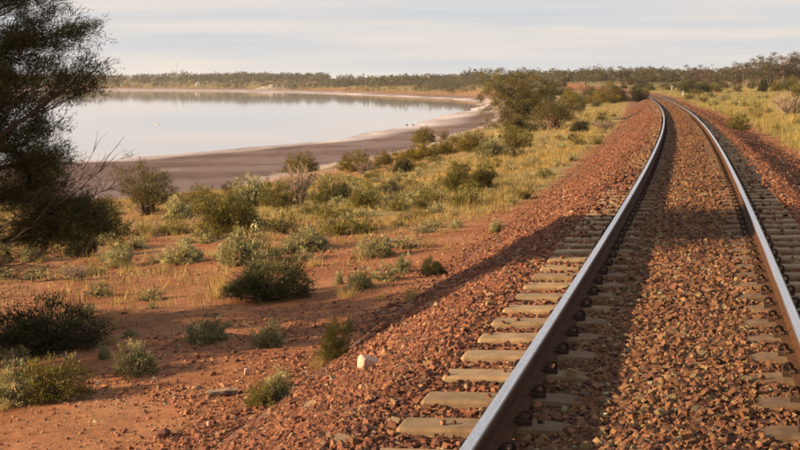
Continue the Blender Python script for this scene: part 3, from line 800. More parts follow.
# small plants one could count, dotted over the slope between the line and the lake
rngP = np.random.default_rng(5)
taken = [(p[1], p[2], p[3] / 2) for p in PLANTS]
def small_mesh(kind, v):
    sp = dict(SPEC[kind]); sp['n_cl'] = int(sp['n_cl'] * .33); sp['per'] = int(sp['per'] * .62); sp['ll'] *= 1.4; sp['lw'] *= 1.5
    L, T = shrub_arrays(900 + 13 * v + sum(map(ord, kind)), tri=False, **sp)
    return sp['w'], sp['h'], merge(L, T).mesh(PLANT_NAME[kind], M_LEAF)
def dot_plants(n, protos, name, label, cat, group, dens, wrange, hratio, region, zones=None):
    made = 0; tries = 0
    while made < n and tries < n * 60:
        tries += 1
        x, y = region()
        s_, u_ = track_su(np.array([x]), np.array([y])); u = float(u_[0])
        if rngP.random() > dens(x, y, u): continue
        if float(sdf(FLAT, np.array([x]), np.array([y]))[0]) < (12.0 if x < -2 and y > 40 else 3.0): continue
        w = rngP.uniform(*wrange) * (1 + .006 * y)
        if any((x - a) ** 2 + (y - b) ** 2 < (c * .8 + w * .3) ** 2 for a, b, c in taken): continue
        pw, ph, me = protos[rngP.integers(len(protos))]
        where = next((t for lim, t in zones if y < lim), None) if zones else None
        o = link(name, me, None, label=label if where is None else where, category=cat, group=group if where is None else group + ", " + where.split(' ', 3)[-1][:40])
        o.location = (x, y, gz1(x, y) - .01); o.rotation_euler = (0, 0, rngP.uniform(0, 6.28))
        o.scale = (w / pw, w / pw, w * hratio * rngP.uniform(.8, 1.25) / ph)
        taken.append((x, y, w / 2)); made += 1
def left_region(y0, y1, p=1.0):
    def f():
        y = y0 * (y1 / y0) ** (rngP.random() ** p); px = rngP.uniform(-60, 660)
        return (px - 400) / 1350 * y, y
    return f
def left_dens(near, far):
    def f(x, y, u):
        if u > -3.9: return 0
        n = float(fbm(np.array([x / 7.0 + 3]), np.array([y / 7.0]), 3)[0])
        side = .35 + .65 * float(sstep(-26, -6, u))
        return float(np.interp(y, [12, 22, 34, 60], [near, near * 2.0, far * .9, far])) * side * float(sstep(.30, .55, n))
    return f
SM = {k: [small_mesh(k, v) for v in range(4)] for k in ('salt', 'green', 'olive', 'dark')}
TUFT = [(.35, .32, grass_arrays(80 + v, .35, .32, 120, (.34, .245, .090)).mesh("grass_tuft", M_STRAW)) for v in range(5)]
dot_plants(260, SM['salt'], "small_saltbush", "small grey-green saltbush among the many dotted over the slope below the line", "saltbush", "small saltbushes on the left slope", left_dens(.05, .9), (.18, .50), .48, left_region(12, 95),
           [(22, "small pale saltbush on the bare red sand closest to the ballast toe"), (36, "small pale saltbush halfway down the slope around the round olive shrub"), (60, "small pale saltbush in the straw grass near the twin olive bush"), (999, "small pale saltbush far down the slope near the feathery tree")])
dot_plants(115, SM['green'], "small_green_shrub", "small leafy green shrub among the many on the slope below the line", "shrub", "small green shrubs on the left slope", left_dens(.01, .8), (.28, .78), .55, left_region(20, 140),
           [(36, "small leafy green shrub on sandy ground around the round olive shrub"), (65, "small leafy green shrub in the straw grass around the twin olive bush"), (999, "small leafy green shrub far down the slope near the feathery tree")])
dot_plants(28, SM['olive'] + SM['dark'], "small_olive_shrub", "small dark olive shrub among the low growth on the left slope", "shrub", "small olive shrubs on the left slope", left_dens(.0, .5), (.3, .62), .62, left_region(28, 150))
dot_plants(290, TUFT, "grass_tuft", "straw coloured grass tuft among the many on the left slope", "grass tuft", "grass tufts on the left slope", left_dens(.06, 1.0), (.16, .36), .75, left_region(12, 60),
           [(22, "straw grass tuft on the bare red sand beside the ballast"), (34, "straw grass tuft halfway down the slope around the saltbushes"), (999, "straw grass tuft in the thick dry grass near the twin olive bush")])
def right_region():
    y = 34 * (330 / 34) ** rngP.random(); px = rngP.uniform(650, 860); return (px - 400) / 1350 * y, y
def right_dens(x, y, u):
    if u < 4.5: return 0
    n = float(fbm(np.array([x / 9.0 + 30]), np.array([y / 16.0]), 3)[0]); return .15 + .85 * float(sstep(.42, .6, n))
dot_plants(70, SM['green'] + SM['salt'], "field_shrub", "small green shrub in the dry grass field right of the line", "shrub", "small shrubs in the right grass field", right_dens, (.35, .8), .7, right_region)
dot_plants(170, TUFT, "field_grass_tuft", "straw grass tuft in the dry field right of the line", "grass tuft", "grass tufts in the right field", right_dens, (.3, .6), 1.0, right_region)

# continuous dry grass: nobody could count it
def grass_field(name, n, region, dens, hr, blades, col):
    rng = np.random.default_rng(len(name) * 7)
    x, y = region(rng, n); s_, u = track_su(x, y)
    m = (rng.random(n) < dens(x, y, u)) & (sdf(FLAT, x, y) > 2)
    x, y = x[m], y[m]; k = len(x); z = terrain(x, y)
    B = MB(True); nb = k * blades; idx = np.repeat(np.arange(k), blades)
    big = 1 + .012 * y
    P = np.stack([x, y, z], 1)[idx] + rng.normal(size=(nb, 3)) * np.stack([.10 * big[idx], .10 * big[idx], 0 * big[idx]], 1) - np.array([0, 0, .02])
    D = np.stack([rng.normal(0, .45, nb), rng.normal(0, .45, nb), np.ones(nb)], 1)
    tc = np.array(col)[None] * np.exp(rng.normal(0, .2, (k, 1))) * (1 + (fbm(x / 6, y / 6, 3)[:, None] - .5) * np.array([.5, .2, -.2]))
    H = (rng.uniform(*hr, nb)) * (.75 + .6 * fbm(x / 4 + 8, y / 4, 2))[idx] * (1 + .0025 * y[idx])
    B.leaves(P, D, H, .010 * big[idx] * 1.25 * rng.uniform(.7, 1.3, nb), np.clip(tc[idx] * rng.uniform(.75, 1.2, (nb, 1)), .02, .8), rng)
    return link(name, B.mesh(name, M_STRAW), None, kind="stuff", label="dry straw coloured grass " + name.replace('_', ' '), category="grass")
def reg_left(rng, n):
    y = 18 * (230 / 18) ** (rng.random(n) ** .85); px = rng.uniform(-60, 660, n); return (px - 400) / 1350 * y, y
def den_left(x, y, u):
    nn = fbm(x / 5 + 13, y / 5, 3)
    return sstep(-3.7, -4.6, u) * np.interp(y, [18, 24, 31, 45], [.08, .35, .9, 1.0]) * (.14 + .22 * sstep(30, 55, y) + .64 * sstep(-15, -4, u)) * sstep(.30, .50, nn)
def reg_right(rng, n):
    y = 28 * (400 / 28) ** (rng.random(n) ** .9); px = rng.uniform(640, 880, n); return (px - 400) / 1350 * y, y
def den_right(x, y, u): return sstep(3.3, 4.6, u) * (.35 + .65 * sstep(.35, .55, fbm(x / 5 + 3, y / 9, 3)))
grass_field("slope_grass", 50000, reg_left, den_left, (.09, .28), 8, (.295, .218, .082))
grass_field("field_grass", 15000, reg_right, den_right, (.12, .33), 9, (.225, .192, .066))

def reg_near(rng, n):
    y = 9 * (30 / 9) ** rng.random(n); px = rng.uniform(-60, 520, n); return (px - 400) / 1350 * y, y
def den_near(x, y, u): return sstep(-3.5, -4.0, u) * sstep(.42, .60, fbm(x / 1.3 + 2, y / 1.3 + 6, 3))
grass_field("dry_litter", 2600, reg_near, den_near, (.015, .055), 5, (.20, .13, .075))

# ------------------------------------------------------------------ trees
def limb(T, p0, p1, r0, r1, rng, col, sag=.1, n=6, sides=5):
    t = np.linspace(0, 1, n)[:, None]
    p0 = np.asarray(p0, float); p1 = np.asarray(p1, float); ln = np.linalg.norm(p1 - p0)
    P = p0 + (p1 - p0) * t + np.array([0, 0, 1.0]) * np.sin(t * math.pi) * sag * ln + np.cumsum(rng.normal(0, .022 * ln, (n, 3)), 0) * np.sin(t * math.pi)
    T.tube(P, np.linspace(r0, r1, n), np.array(col) * rng.uniform(.85, 1.15), sides)
    return P
def needle_cluster(L, T, rng, base, tip, n, ll, lw, col, spread):
    """a leafy spray: short twigs off a branchlet with narrow leaves pointing along them"""
    base = np.asarray(base); tip = np.asarray(tip)
    t = rng.random(n)[:, None] ** .7
    P = base + (tip - base) * t + rng.normal(size=(n, 3)) * spread
    d = (tip - base); d = d / (np.linalg.norm(d) + 1e-9)
    D = d * .9 + rng.normal(size=(n, 3)) * .55 + np.array([0, 0, .25])
    L.leaves(P, D, ll * rng.uniform(.6, 1.3, n), lw * rng.uniform(.7, 1.3, n), np.clip(np.array(col) * np.exp(rng.normal(0, .25)) * rng.uniform(.7, 1.35, (n, 1)), .004, .6), rng)

def big_tree():
    rng = np.random.default_rng(8)
    bx, by = -6.34, 14.3; bz = gz1(bx, by)
    t = thing("needle_leaf_tree", (bx, by, bz - .05), 0, "big dark needle-leaved tree leaning in from the left edge of the picture", "tree")
    T = MB(); L = MB(True)
    bark = (.085, .058, .045)
    # crown lobes: centre relative to the foot (x right, y away, z up), radius, twig count
    lobes = [((1.45, .5, 4.7), .6, 40), ((1.5, -.5, 3.9), .55, 40), ((2.1, .5, 4.3), .45, 34), ((1.35, .5, 3.1), .5, 36), ((2.05, -.3, 3.35), .42, 32), ((1.9, .1, 4.35), .62, 46), ((2.45, .0, 3.75), .46, 36), ((2.72, -.05, 3.32), .27, 18), ((1.6, -.2, 3.55), .55, 40), ((1.7, .2, 2.95), .58, 46), ((2.2, .1, 2.72), .40, 28), ((2.38, .0, 2.52), .30, 20),
             ((1.35, .1, 2.45), .5, 36), ((2.25, .1, 2.18), .40, 30), ((2.55, .05, 1.95), .32, 24), ((1.75, .0, 2.05), .42, 12), ((2.80, .1, 1.93), .24, 26), ((2.35, .15, 1.80), .28, 20),
             ((1.3, .3, 1.7), .4, 5), ((.6, .2, 4.6), .9, 46), ((-.4, -.2, 4.9), .9, 40), ((.5, -.3, 3.6), .9, 40), ((-.7, .3, 3.8), .9, 36), ((1.0, .6, 4.9), .7, 34), ((.0, .5, 2.8), .8, 26), ((-1.2, 0, 3.0), .8, 26),
             ((-.6, 1.6, 1.2), .8, 30), ((-.2, 2.4, 1.3), .8, 30), ((.2, 1.0, .9), .6, 22), ((-.4, 3.0, 1.0), .7, 26), ((-.9, 2.4, 2.0), .8, 26), ((.3, 1.9, 3.0), .7, 28), ((.2, 1.2, 1.3), .6, 22), ((.0, -1.0, 1.2), .6, 22), ((-.6, .4, .95), .6, 20), ((.3, .1, 1.7), .6, 22), ((-.8, -.6, 1.9), .7, 22), ((-.2, 1.5, 2.3), .8, 28), ((.5, -1.3, 2.5), .7, 26), ((.9, 1.3, 3.4), .8, 34), ((.4, -1.4, 3.7), .8, 32), ((1.2, -1.0, 4.6), .7, 30), ((.2, 1.6, 4.4), .8, 30), ((-.8, 1.2, 3.2), .8, 24), ((.6, .3, 4.0), .8, 46), ((-.1, .9, 3.7), .8, 40), ((.3, -.6, 4.3), .8, 40), ((-.6, .0, 4.2), .8, 36), ((.7, .9, 4.4), .7, 36), ((1.15, -.35, 4.25), .55, 34), ((.3, .0, 5.5), .6, 26), ((1.9, .5, 3.2), .5, 26), ((1.7, -.45, 2.4), .42, 22)]  # mostly out-of-view lobes added to cast shade; low ones stand in for a shrub
    def far_(q): return (q[0] * 1.075, q[1] * 1.075, 2.85 + (q[2] - 2.85) * 1.075)
    lobes = [(far_(q), r * 1.075, k) for q, r, k in lobes]
    P = limb(T, (0, 0, -.1), (.25, .05, 1.0), .17, .13, rng, bark, .02, 6, 8)
    forks = []
    for tx, ty, tz in ((1.35, .1, 2.2), (.7, -.1, 3.2), (-.4, .2, 2.9), (1.15, .25, 1.35), (.1, .1, 3.6)):
        Q = limb(T, P[-1], (tx, ty, tz), .10, .05, rng, bark, .04, 8, 6); forks.append(Q)
    for c, r, n in lobes:
        c = np.array(c)
        best = min((Q[k] for Q in forks for k in range(2, len(Q))), key=lambda q: np.linalg.norm(q - c) + .6 * max(0, q[2] - c[2]))
        B = limb(T, best, c, .038, .014, rng, bark, .05, 7, 5)
        for k in range(n):
            d = rng.normal(size=3); d /= np.linalg.norm(d); d[2] = d[2] * .8 + .15
            e = c + d * r * rng.uniform(.45, 1.0)
            s0 = B[rng.integers(2, 7)]
            q = limb(T, s0, e, .009, .003, rng, np.array(bark) * 1.5, .04, 4, 3)
            tip = e + (e - s0) / (np.linalg.norm(e - s0) + 1e-6) * .12 + np.array([0, 0, .04])
            fine = c[0] > 1.15; needle_cluster(L, T, rng, q[1], tip, 190 if fine else 90, .062 if fine else .11, .0074 if fine else .024, (.054, .049, .016), .046)
            for j in range(3):
                tp = e + rng.normal(size=3) * .10
                needle_cluster(L, T, rng, e * .7 + q[2] * .3, tp + (tp - s0) * .08, 38 if fine else 16, .06 if fine else .11, .007 if fine else .024, (.064, .056, .018), .034)
    # bare twiggy branches low on the crown's right side and hanging below it
    tw = (.12, .085, .065)
    for (a, b) in (((2.2, .0, 1.95), (2.95, -.1, 2.45)), ((2.5, .0, 2.05), (3.02, .0, 2.28)), ((2.3, -.1, 1.95), (2.85, -.1, 2.42)), ((.9, 0, 1.3), (2.3, .0, 1.35)), ((.8, .1, 1.2), (1.9, .2, 1.05)), ((1.0, -.1, 1.4), (2.5, -.1, 1.5)),
                   ((.7, -.1, 1.2), (2.0, -.3, 1.7)), ((.8, .2, 1.4), (1.8, .1, 2.2)), ((.6, 0, 1.1), (1.7, -.1, 1.25)), ((.5, 0, .9), (2.3, .1, 1.75)), ((.5, -.2, 1.0), (2.1, -.2, 1.95)), ((.4, .1, .9), (2.2, .2, 1.55)), ((.5, .2, 1.1), (1.7, .1, 1.75)), ((.6, -.1, 1.2), (1.9, -.2, 2.1)), ((.5, .0, .8), (1.8, -.15, 1.4))):
        a, b = far_(a), far_(b)
        Q = limb(T, a, b, .012, .003, rng, tw, .05, 7, 4)
        for k in range(13):
            i = rng.integers(1, 7); d = (Q[-1] - Q[0]) * .24 + rng.normal(0, .09, 3); d[2] += .05
            q = limb(T, Q[i], Q[i] + d, .005, .0015, rng, tw, .05, 4, 3)
            for j in range(2):
                i2 = rng.integers(1, 4); limb(T, q[i2], q[i2] + d * .4 + rng.normal(0, .06, 3), .003, .001, rng, tw, .05, 3, 3)
    link("trunk", T.mesh("needle_tree_wood", M_BARK, True), t); link("crown", L.mesh("needle_tree_crown", M_LEAF), t)
big_tree()

def ball(rng, n):
    d = rng.normal(size=(n, 3)); return d / np.linalg.norm(d, axis=1)[:, None] * rng.random((n, 1)) ** .45
def mallee_arrays(seed, h, w, stems, n_cl, per, cl_r, ll, lw, col, bark, crown_low=.35, stem_r=.06, first=3):
    """several leaning stems fanning from one foot, leaf clumps at the branch ends"""
    rng = np.random.default_rng(seed); T = MB(); L = MB(True)
    tips = []
    for k in range(stems):
        th = 2 * math.pi * (k + rng.uniform(-.3, .3)) / stems; rr = w * .5 * rng.uniform(.25, .62)
        top = np.array([math.cos(th) * rr, math.sin(th) * rr, h * rng.uniform(.62, .86)])
        Q = limb(T, (rng.normal(0, .03 * w), rng.normal(0, .03 * w), -.05), top, stem_r * rng.uniform(.7, 1.1), stem_r * .35, rng, bark, .02, 7, 5)
        for j in range(max(2, n_cl // stems)):
            a = Q[rng.integers(first, 7)]
            d = rng.normal(size=3) * np.array([.21 * w, .21 * w, .11 * h]); d[2] += .01 * h
            e = a + d; e[2] = np.clip(e[2], crown_low * h, h * .97)
            q = (e[0] ** 2 + e[1] ** 2) ** .5
            if q > w * .5: e[:2] *= w * .5 / q
            limb(T, a, e, stem_r * .3, stem_r * .1, rng, bark, .04, 4, 3); tips.append(e)
    C = np.array(tips); n = len(C) * per; idx = np.repeat(np.arange(len(C)), per)
    P = C[idx] + ball(rng, n) * cl_r * 1.55 * np.array([1, 1, .62])
    D = rng.normal(size=(n, 3)) * .7 + np.array([0, 0, .15])
    cc = (np.array(col) * np.exp(rng.normal(0, .26, (len(C), 1))))[idx] * rng.uniform(.75, 1.25, (n, 1))
    L.leaves(P, D, ll * rng.uniform(.6, 1.3, n), lw * rng.uniform(.7, 1.3, n), np.clip(cc, .005, .8), rng)
    return L, T
# the feathery tree above the shore
L, T = mallee_arrays(21, 5.4, 6.2, 15, 400, 90, .27, .17, .038, (.125, .102, .027), (.17, .125, .09), .05, stem_r=.055, first=1)
fx, fy = 9.75, 112.5
ft = thing("feathery_tree", (fx, fy, gz1(fx, fy) - .05), .4, "feathery many-stemmed tree standing above the end of the lake", "tree")
link("trunk", T.mesh("feathery_tree_wood", M_BARK, True), ft); link("crown", L.mesh("feathery_tree_crown", M_LEAF), ft)

# trees of the far treeline
FAR = []
for v in range(5):
    col = [(.080, .066, .035), (.090, .070, .041), (.072, .063, .030), (.100, .074, .046), (.066, .060, .027)][v]
    L, T = mallee_arrays(400 + v, 6.0, 5.0 + .4 * v, 4 + v % 3, 36 + 4 * v, 60, .50, .27, .13, col, (.24, .18, .14), .38, stem_r=.09)
    FAR.append((L.mesh("treeline_crown", M_LEAF), T.mesh("treeline_trunk", M_BARK)))
LOWB = []
for v in range(3):
    L, T = shrub_arrays(700 + v, 3.0, 2.2, 46, 20, .24, .30, .15, [(.090, .078, .030), (.11, .085, .042), (.078, .070, .027)][v], up=.4, tri=False)
    LOWB.append(merge(L, T).mesh("scrub_bush", M_LEAF))
def far_tree(x, y, h, v, label, group, wide=1.0):
    t = thing("treeline_tree", (x, y, gz1(x, y) - .1), R.uniform(0, 6.28), label, "tree", group, (h / 6 * wide, h / 6 * wide, h / 6))
    link("crown", FAR[v][0], t); link("trunk", FAR[v][1], t)
def pxy(px, y): return (px - 400) / 1350 * y, y
# the tall open trees at far right, told apart one by one
for px, y, h, v, lab in ((743, 360, 7.6, 0, "leftmost of the tall open trees on the right skyline"), (757, 352, 8.0, 1, "second of the tall open trees on the right skyline"),
                         (769, 345, 8.7, 2, "third of the tall open trees on the right skyline"), (779, 340, 8.9, 3, "fourth of the tall open trees on the right skyline"),
                         (789, 342, 9.0, 1, "fifth of the tall open trees on the right skyline"), (800, 338, 8.6, 0, "tall open tree cut by the right frame edge on the skyline"),
                         (695, 380, 6.6, 3, "rounded taller tree above the far track in the treeline"), (618, 395, 6.7, 2, "taller tree standing out of the treeline left of the far bend"),
                         (563, 420, 6.4, 1, "spreading taller tree in the treeline right of the feathery tree")):
    x, yy = pxy(px, y); far_tree(x, yy, h, v, lab, None, .95)
rngT = np.random.default_rng(31)
def blocked(x, y):
    return float(sdf(FLAT, np.array([x]), np.array([y]))[0]) < 6 or abs(float(track_su(np.array([x]), np.array([y]))[1][0])) < 7
n = 0
while n < 150:
    px = rngT.uniform(455, 850); y = rngT.uniform(360, 560); x, y = pxy(px, y)
    if blocked(x, y): continue
    far_tree(x, y, rngT.uniform(3.6, 6.0), int(rngT.integers(5)), "grey-green tree among many in the treeline behind the far bend", "trees in the treeline behind the bend", rngT.uniform(.9, 1.25)); n += 1
n = 0
while n < 130:
    px = rngT.uniform(20, 560); y = rngT.uniform(1150, 1600) if px > 330 else rngT.uniform(1380, 1750); x, y = pxy(px, y)
    if blocked(x, y) or float(sdf(FLAT, np.array([x]), np.array([y]))[0]) < 40: continue
    far_tree(x, y, (rngT.uniform(5.0, 7.5) if px > 330 else rngT.uniform(6.5, 10.0)), int(rngT.integers(5)), "tiny olive tree among many on the far side of the lake", "trees beyond the lake", rngT.uniform(1.0, 1.5)); n += 1
n = 0
while n < 120:
    px = rngT.uniform(430, 850); y = rngT.uniform(190, 420); x, y = pxy(px, y)
    if blocked(x, y): continue
    if px > 640 and y < 270: continue
    o = link("scrub_bush", LOWB[rngT.integers(3)], None, label="rounded scrub bush among many in front of the far treeline", category="bush", group="scrub bushes before the treeline")
    k = rngT.uniform(.5, 1.05); o.location = (x, y, gz1(x, y) - .03); o.rotation_euler = (0, 0, rngT.uniform(0, 6)); o.scale = (k, k, k * rngT.uniform(.8, 1.2)); n += 1
# the wood and scrub that reads as one mass
def far_mass(name, n, pick, cols, hr, per, lf):
    rng = np.random.default_rng(len(name)); B = MB(True)
    x, y = pick(rng, n); v = sdf(FLAT, x, y); u = track_su(x, y)[1]
    m = (v > 8) & (np.abs(u) > 8) & (rng.random(n) < .25 + .75 * sstep(.36, .52, fbm(x / 45, y / 90, 3))); x, y = x[m], y[m]; k = len(x); z = terrain(x, y)
    idx = np.repeat(np.arange(k), per); h = rng.uniform(*hr, k) * (.45 + 1.1 * fbm(x / 50 + 5, y / 50, 2))
    d = rng.normal(size=(k * per, 3)); d /= np.linalg.norm(d, axis=1)[:, None]; d *= rng.random((k * per, 1)) ** .45 * (.7 + .6 * vnoise(d[:, 0] * 2 + idx * 3.7, d[:, 1] * 2 + d[:, 2] * 1.5 + idx))[:, None]
    h = h * np.where(x < 60 + .1 * y, .42 + .58 * sstep(800, 1250, y), 1.0) if 'lake' in name else h
    P = np.stack([x, y, z + h * .5], 1)[idx] + d * np.stack([h * .62, h * .62, h * .46], 1)[idx]
    c = np.array(cols)[rng.integers(len(cols), size=k)] * np.exp(rng.normal(0, .22, (k, 1)))
    s = h[idx] * lf * rng.uniform(.7, 1.3, k * per)
    B.leaves(P, rng.normal(size=(k * per, 3)), s, s * .95, c[idx] * rng.uniform(.75, 1.25, (k * per, 1)), rng)
    link(name, B.mesh(name, M_LEAF), None, kind="stuff", label="distant scrub woodland " + name.replace('_', ' '), category="scrub")
def pk_right(rng, n):
    y = rng.uniform(400, 1050, n); px = rng.uniform(430, 900, n); return (px - 400) / 1350 * y, y
def pk_far(rng, n):
    px = rng.uniform(-60, 600, n); y = np.where(px > 330, rng.uniform(680, 1500, n), rng.uniform(1180, 2100, n)); return (px - 400) / 1350 * y, y
FC = [(.062, .053, .024), (.076, .058, .030), (.054, .049, .021), (.070, .060, .026)]
far_mass("treeline_woodland", 1700, pk_right, FC, (3.0, 6.2), 110, .075)
far_mass("lakeside_scrub", 5200, pk_far, FC, (4.0, 9.0), 30, .20)

# ------------------------------------------------------------------ loose stones and small things
rngS = np.random.default_rng(91)
LOOSE = []
for i in range(8):
    V, F, C = stones(np.random.default_rng(820 + i), np.zeros((1, 3)), [1.0], ICO_V, ICO_F); LOOSE.append(mesh_np("loose_stone", V, F, M_ROCK_OBJ))
def stone_spot():
    while True:
        y = 9.3 * (34 / 9.3) ** (rngS.random() ** 1.3); px = rngS.uniform(-40, 520); x = (px - 400) / 1350 * y
        u = float(track_su(np.array([x]), np.array([y]))[1][0])
        if u > -3.6: continue
        n = float(fbm(np.array([x / 1.5 + 7]), np.array([y / 2.2]), 3)[0])
        if rngS.random() < float(sstep(.40, .60, n)) + .07 + .6 * float(sstep(-4.6, -3.7, u)): return x, y
for k in range(200):
    x, y = stone_spot(); sz = .055 * math.exp(rngS.normal(0, .32))
    o = link("loose_stone", LOOSE[k % 8], None, label="loose fist-sized reddish stone among many on the sand beside the ballast", category="stone", group="loose stones on the sand")
    o.location = (x, y, gz1(x, y) + sz * .12); o.rotation_euler = tuple(rngS.uniform(0, 6.28, 3)); o.scale = (sz * 1.2, sz * 1.2, sz)
pp = np.array([stone_spot() for k in range(12000)]); sz = .030 * np.exp(rngS.normal(0, .35, len(pp)))
V, F, C = stones(rngS, np.c_[pp, terrain(pp[:, 0], pp[:, 1]) + sz * .1], sz, OCT_V, OCT_F)
link("pebbles", mesh_np("pebbles", V, F, M_ROCK, C * np.array([1.5, 1.6, 1.65])), None, kind="stuff", label="small red and brown pebbles strewn over the sand", category="pebbles")

def hull_rock(name, mat, seed, size, loc, rot, label, cat="rock"):
    rng = np.random.default_rng(seed)
    import bmesh
    bm = bmesh.new(); d = rng.normal(size=(26, 3)); d /= np.linalg.norm(d, axis=1)[:, None]
    d = np.clip(d * 1.25, -.82, .82)
    for p in d: bm.verts.new(p * np.array(size) / 2)
    r = bmesh.ops.convex_hull(bm, input=bm.verts); bmesh.ops.delete(bm, geom=[v for v in bm.verts if not v.link_faces], context='VERTS')
    bmesh.ops.bevel(bm, geom=bm.edges[:], offset=min(size) * .05, segments=1, affect='EDGES')
    me = bpy.data.meshes.new(name); bm.to_mesh(me); bm.free(); me.materials.append(mat)
    o = link(name, me, None, label=label, category=cat); o.location = loc; o.rotation_euler = rot
    return o
M_PALE = plain_material("pale_pink_stone", (.42, .255, .195), .85, .25, 25)
M_WOOD = plain_material("grey_weathered_wood", (.20, .14, .095), .9, .4, 30)
p = on_track(9.55, -2.2); hull_rock("pale_rock", M_PALE, 21, (.20, .15, .12), (p[0], p[1], float(ballast_z(np.array([9.55]), np.array([-2.2]))[0]) + .045), (.1, .2, .5), "large pale pink rock lying on the red ballast slope")
hull_rock("square_stone", M_PALE, 6, (.06, .05, .09), (-1.5, 12.98, gz1(-1.5, 12.98) + .03), (0, .1, .4), "small upright pale stone near the broken plank")
hull_rock("whitish_stone", M_PALE, 9, (.075, .06, .08), (-1.56, 10.8, gz1(-1.56, 10.8) + .025), (0, .1, .9), "small whitish stone at the bottom edge left of the ballast")
hull_rock("white_pebble", M_PALE, 12, (.06, .05, .04), (-2.45, 13.2, gz1(-2.45, 13.2) + .012), (0, .1, .2), "white pebble on shaded sand below the lone grey twiggy saltbush")
pl = MB(); rr = np.random.default_rng(4)
xs = np.linspace(-.14, .14, 6); ring = []
for x in xs:
    e = rr.normal(0, .004, 4); ring.append([(x + e[0], -.035 + e[1], -.02), (x + e[1], -.035 + e[2], .022 + e[0]), (x + e[2], .035 + e[3], .022 + e[1]), (x + e[3], .035, -.02)])
ring = np.array(ring); i = np.arange(5)[:, None] * 4; j = np.arange(4)[None]; j2 = (j + 1) % 4
F = np.concatenate([np.stack([i + j, i + j2, i + 4 + j2, i + 4 + j], -1).reshape(-1, 4), [[0, 1, 2, 3]], [[23, 22, 21, 20]]])
pl.add(ring.reshape(-1, 3), F, (.4, .3, .2))
o = link("broken_plank", pl.mesh("broken_plank", M_WOOD), None, label="short broken piece of grey plank on the stony sand", category="plank")
o.location = (-1.62, 12.1, gz1(-1.62, 12.1) + .03); o.rotation_euler = (.05, -.06, .12)

# white trackside posts at the far bend
M_WHITE = plain_material("white_paint", (.78, .76, .72), .6, .08)
def marker_post(x, y, h, label):
    t = thing("marker_post", (x, y, gz1(x, y) - .05), .2, label, "post", "white trackside posts")
    b = MB(); b.tube([(0, 0, 0), (0, 0, h * .75)], .05, (.5, .5, .5), 6); link("pole", b.mesh("marker_pole", M_WHITE), t)
    b = MB(); v = [(x_, y_, z_) for x_ in (-.22, .22) for y_ in (-.058, -.09) for z_ in (h * .62, h)]
    b.add(v, [(0, 1, 3, 2), (4, 6, 7, 5), (0, 4, 5, 1), (2, 3, 7, 6), (0, 2, 6, 4), (1, 5, 7, 3)], (.8, .8, .8)); link("plate", b.mesh("marker_plate", M_WHITE), t)
marker_post(49.0, 235.0, .95, "white marker post nearest, right of the far rails in the grass")
marker_post(62.5, 312.0, 1.3, "white marker post farther off, beyond the bend on the right")

# far shore: pale spoil heap, small white hut, thin mast
M_HEAP = plain_material("pale_gypsum_spoil", (.30, .24, .20), .95, .25, .25)
hx, hy = -119.0, 1296.0; hz = gz1(hx, hy)
nh = 40; a = np.linspace(-1, 1, nh); X, Y = np.meshgrid(a, a, indexing='ij')
Z = (np.clip(1 - np.maximum(np.abs(X) * 1.05, np.abs(Y)) ** 2.2, 0, 1) ** .7) * (4.2 + 1.5 * fbm(X * 4 + 3, Y * 4, 3) - 2.2 * sstep(.1, .9, -X)) + fbm(X * 9, Y * 9, 2) * .6 - .7
ii, jj = np.meshgrid(np.arange(nh - 1), np.arange(nh - 1), indexing='ij')
F = np.stack([ii * nh + jj, (ii + 1) * nh + jj, (ii + 1) * nh + jj + 1, ii * nh + jj + 1], -1).reshape(-1, 4)
o = link("spoil_heap", mesh_np("spoil_heap", np.stack([X * 21, Y * 16, Z], -1).reshape(-1, 3), F, M_HEAP), None, label="pale heap of dug earth on the far lake shore", category="heap")
o.location = (hx, hy, hz)
ux, uy = -222.0, 1492.0; uz = gz1(ux, uy)
hut = thing("white_hut", (ux, uy, uz - .2), .3, "tiny white hut on the slope beyond the lake", "hut")
def boxmesh(name, dims, mat):
    b = MB(); x, y, z = dims; v = [(x_, y_, z_) for x_ in (-x / 2, x / 2) for y_ in (-y / 2, y / 2) for z_ in (0, z)]
    b.add(v, [(0, 1, 3, 2), (4, 6, 7, 5), (0, 4, 5, 1), (2, 3, 7, 6), (0, 2, 6, 4), (1, 5, 7, 3)], (.8, .8, .8)); return b.mesh(name, mat)
link("wall", boxmesh("hut_wall", (4.2, 3.4, 2.8), M_WHITE), hut)
rb = MB(); rb.add([(-2.4, -2, 2.78), (2.4, -2, 2.78), (2.4, 0, 3.6), (-2.4, 0, 3.6), (-2.4, 2, 2.78), (2.4, 2, 2.78)], [(0, 1, 2, 3), (3, 2, 5, 4), (0, 3, 4, 4), (1, 5, 2, 2)][:2], (.6, .6, .6))
link("roof", rb.mesh("hut_roof", M_WHITE), hut)
dr = link("door", boxmesh("hut_door", (.9, .06, 2.0), plain_material("dark_door", (.12, .10, .09))), hut); dr.location = (-.6, -1.74, 0)
ma = thing("radio_mast", (-268.0, 1630.0, gz1(-268, 1630) - .2), 0, "thin mast rising above the far left treeline", "mast")
b = MB(); b.tube([(0, 0, 0), (0, 0, 12), (0, 0, 25)], [.30, .24, .14], (.3, .3, .3), 5); link("pole", b.mesh("mast_pole", plain_material("galvanised_steel", (.30, .29, .29), .5)), ma)
b = MB(); b.tube([(-1.0, 0, 22), (1.0, 0, 22)], .07, (.3, .3, .3), 4); b.tube([(-.7, 0, 23.5), (.7, 0, 23.5)], .07, (.3, .3, .3), 4); link("crossbar", b.mesh("mast_crossbar", bpy.data.materials["galvanised_steel"]), ma)

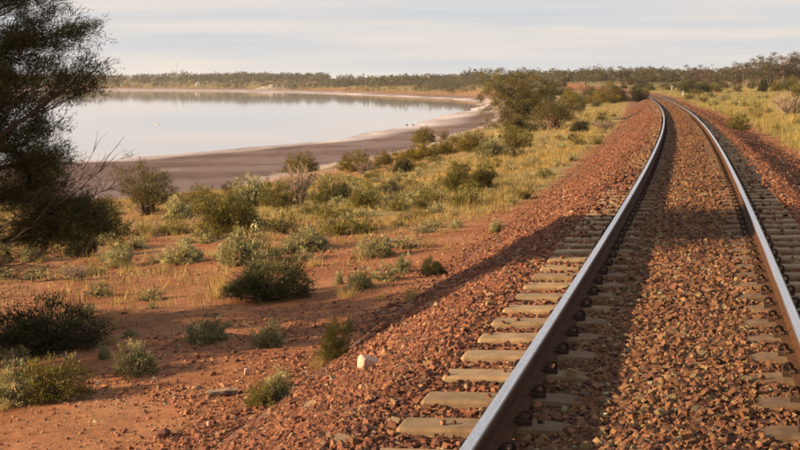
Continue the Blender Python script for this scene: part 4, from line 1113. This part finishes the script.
# two dark waterbirds on the shallows and a small pale float
M_BIRD = plain_material("dark_plumage", (.06, .05, .045), .8)
def bird(x, y, rz, label):
    rng = np.random.default_rng(3); b = MB()
    b.tube([(-.36, 0, .14), (-.26, 0, .10), (-.10, 0, .09), (.08, 0, .09), (.20, 0, .11), (.25, 0, .20), (.27, 0, .30), (.33, 0, .33), (.42, 0, .31)],
           [.02, .07, .125, .13, .09, .045, .045, .045, .012], (.06, .05, .045), 8)
    o = link("waterbird", b.mesh("waterbird", M_BIRD, True), None, label=label, category="bird", group="birds on the lake")
    o.location = (x, y, LAKE_Z); o.rotation_euler = (0, 0, rz); o.scale = (.65, .65, .65)
bird(1.3, 252, .3, "dark waterbird on the shallows near the salty shore, left of two"); bird(2.5, 253, 2.9, "dark waterbird on the shallows near the salty shore, right of two")
b = MB(); an = np.linspace(0, math.pi, 7); b.tube([(0, 0, -.3 + .3 * (1 - math.cos(t))) for t in an], .02 + .36 * np.sin(an), (.7, .5, .35), 8)
o = link("float_buoy", b.mesh("float_buoy", plain_material("faded_orange_float", (.60, .40, .26), .5, .1), True), None, label="small pale orange float out on the lake", category="buoy"); o.location = (-45.2, 252.5, LAKE_Z); o.scale = (.6, .6, .6)

# ------------------------------------------------------------------ the air: thin evening haze
def haze_box(density):
    x0, x1, y0, y1, z0, z1 = -9500, 9500, -9500, 9500, -12.0, 42.0
    b = MB(); v = [(x, y, z) for x in (x0, x1) for y in (y0, y1) for z in (z0, z1)]
    b.add(v, [(0, 1, 3, 2), (4, 6, 7, 5), (0, 4, 5, 1), (2, 3, 7, 6), (0, 2, 6, 4), (1, 5, 7, 3)], (1, 1, 1))
    m = bpy.data.materials.new("haze_air"); m.use_nodes = True; nt = m.node_tree; nt.nodes.clear()
    out = nt.nodes.new("ShaderNodeOutputMaterial"); pv = nt.nodes.new("ShaderNodeVolumePrincipled")
    pv.inputs["Color"].default_value = (.86, .92, 1.0, 1); pv.inputs["Density"].default_value = density; pv.inputs["Anisotropy"].default_value = .2
    nt.links.new(pv.outputs[0], out.inputs["Volume"])
    link("haze", b.mesh("haze", m), None, kind="stuff", label="thin pale evening haze filling the air", category="haze")

haze_box(.00007)
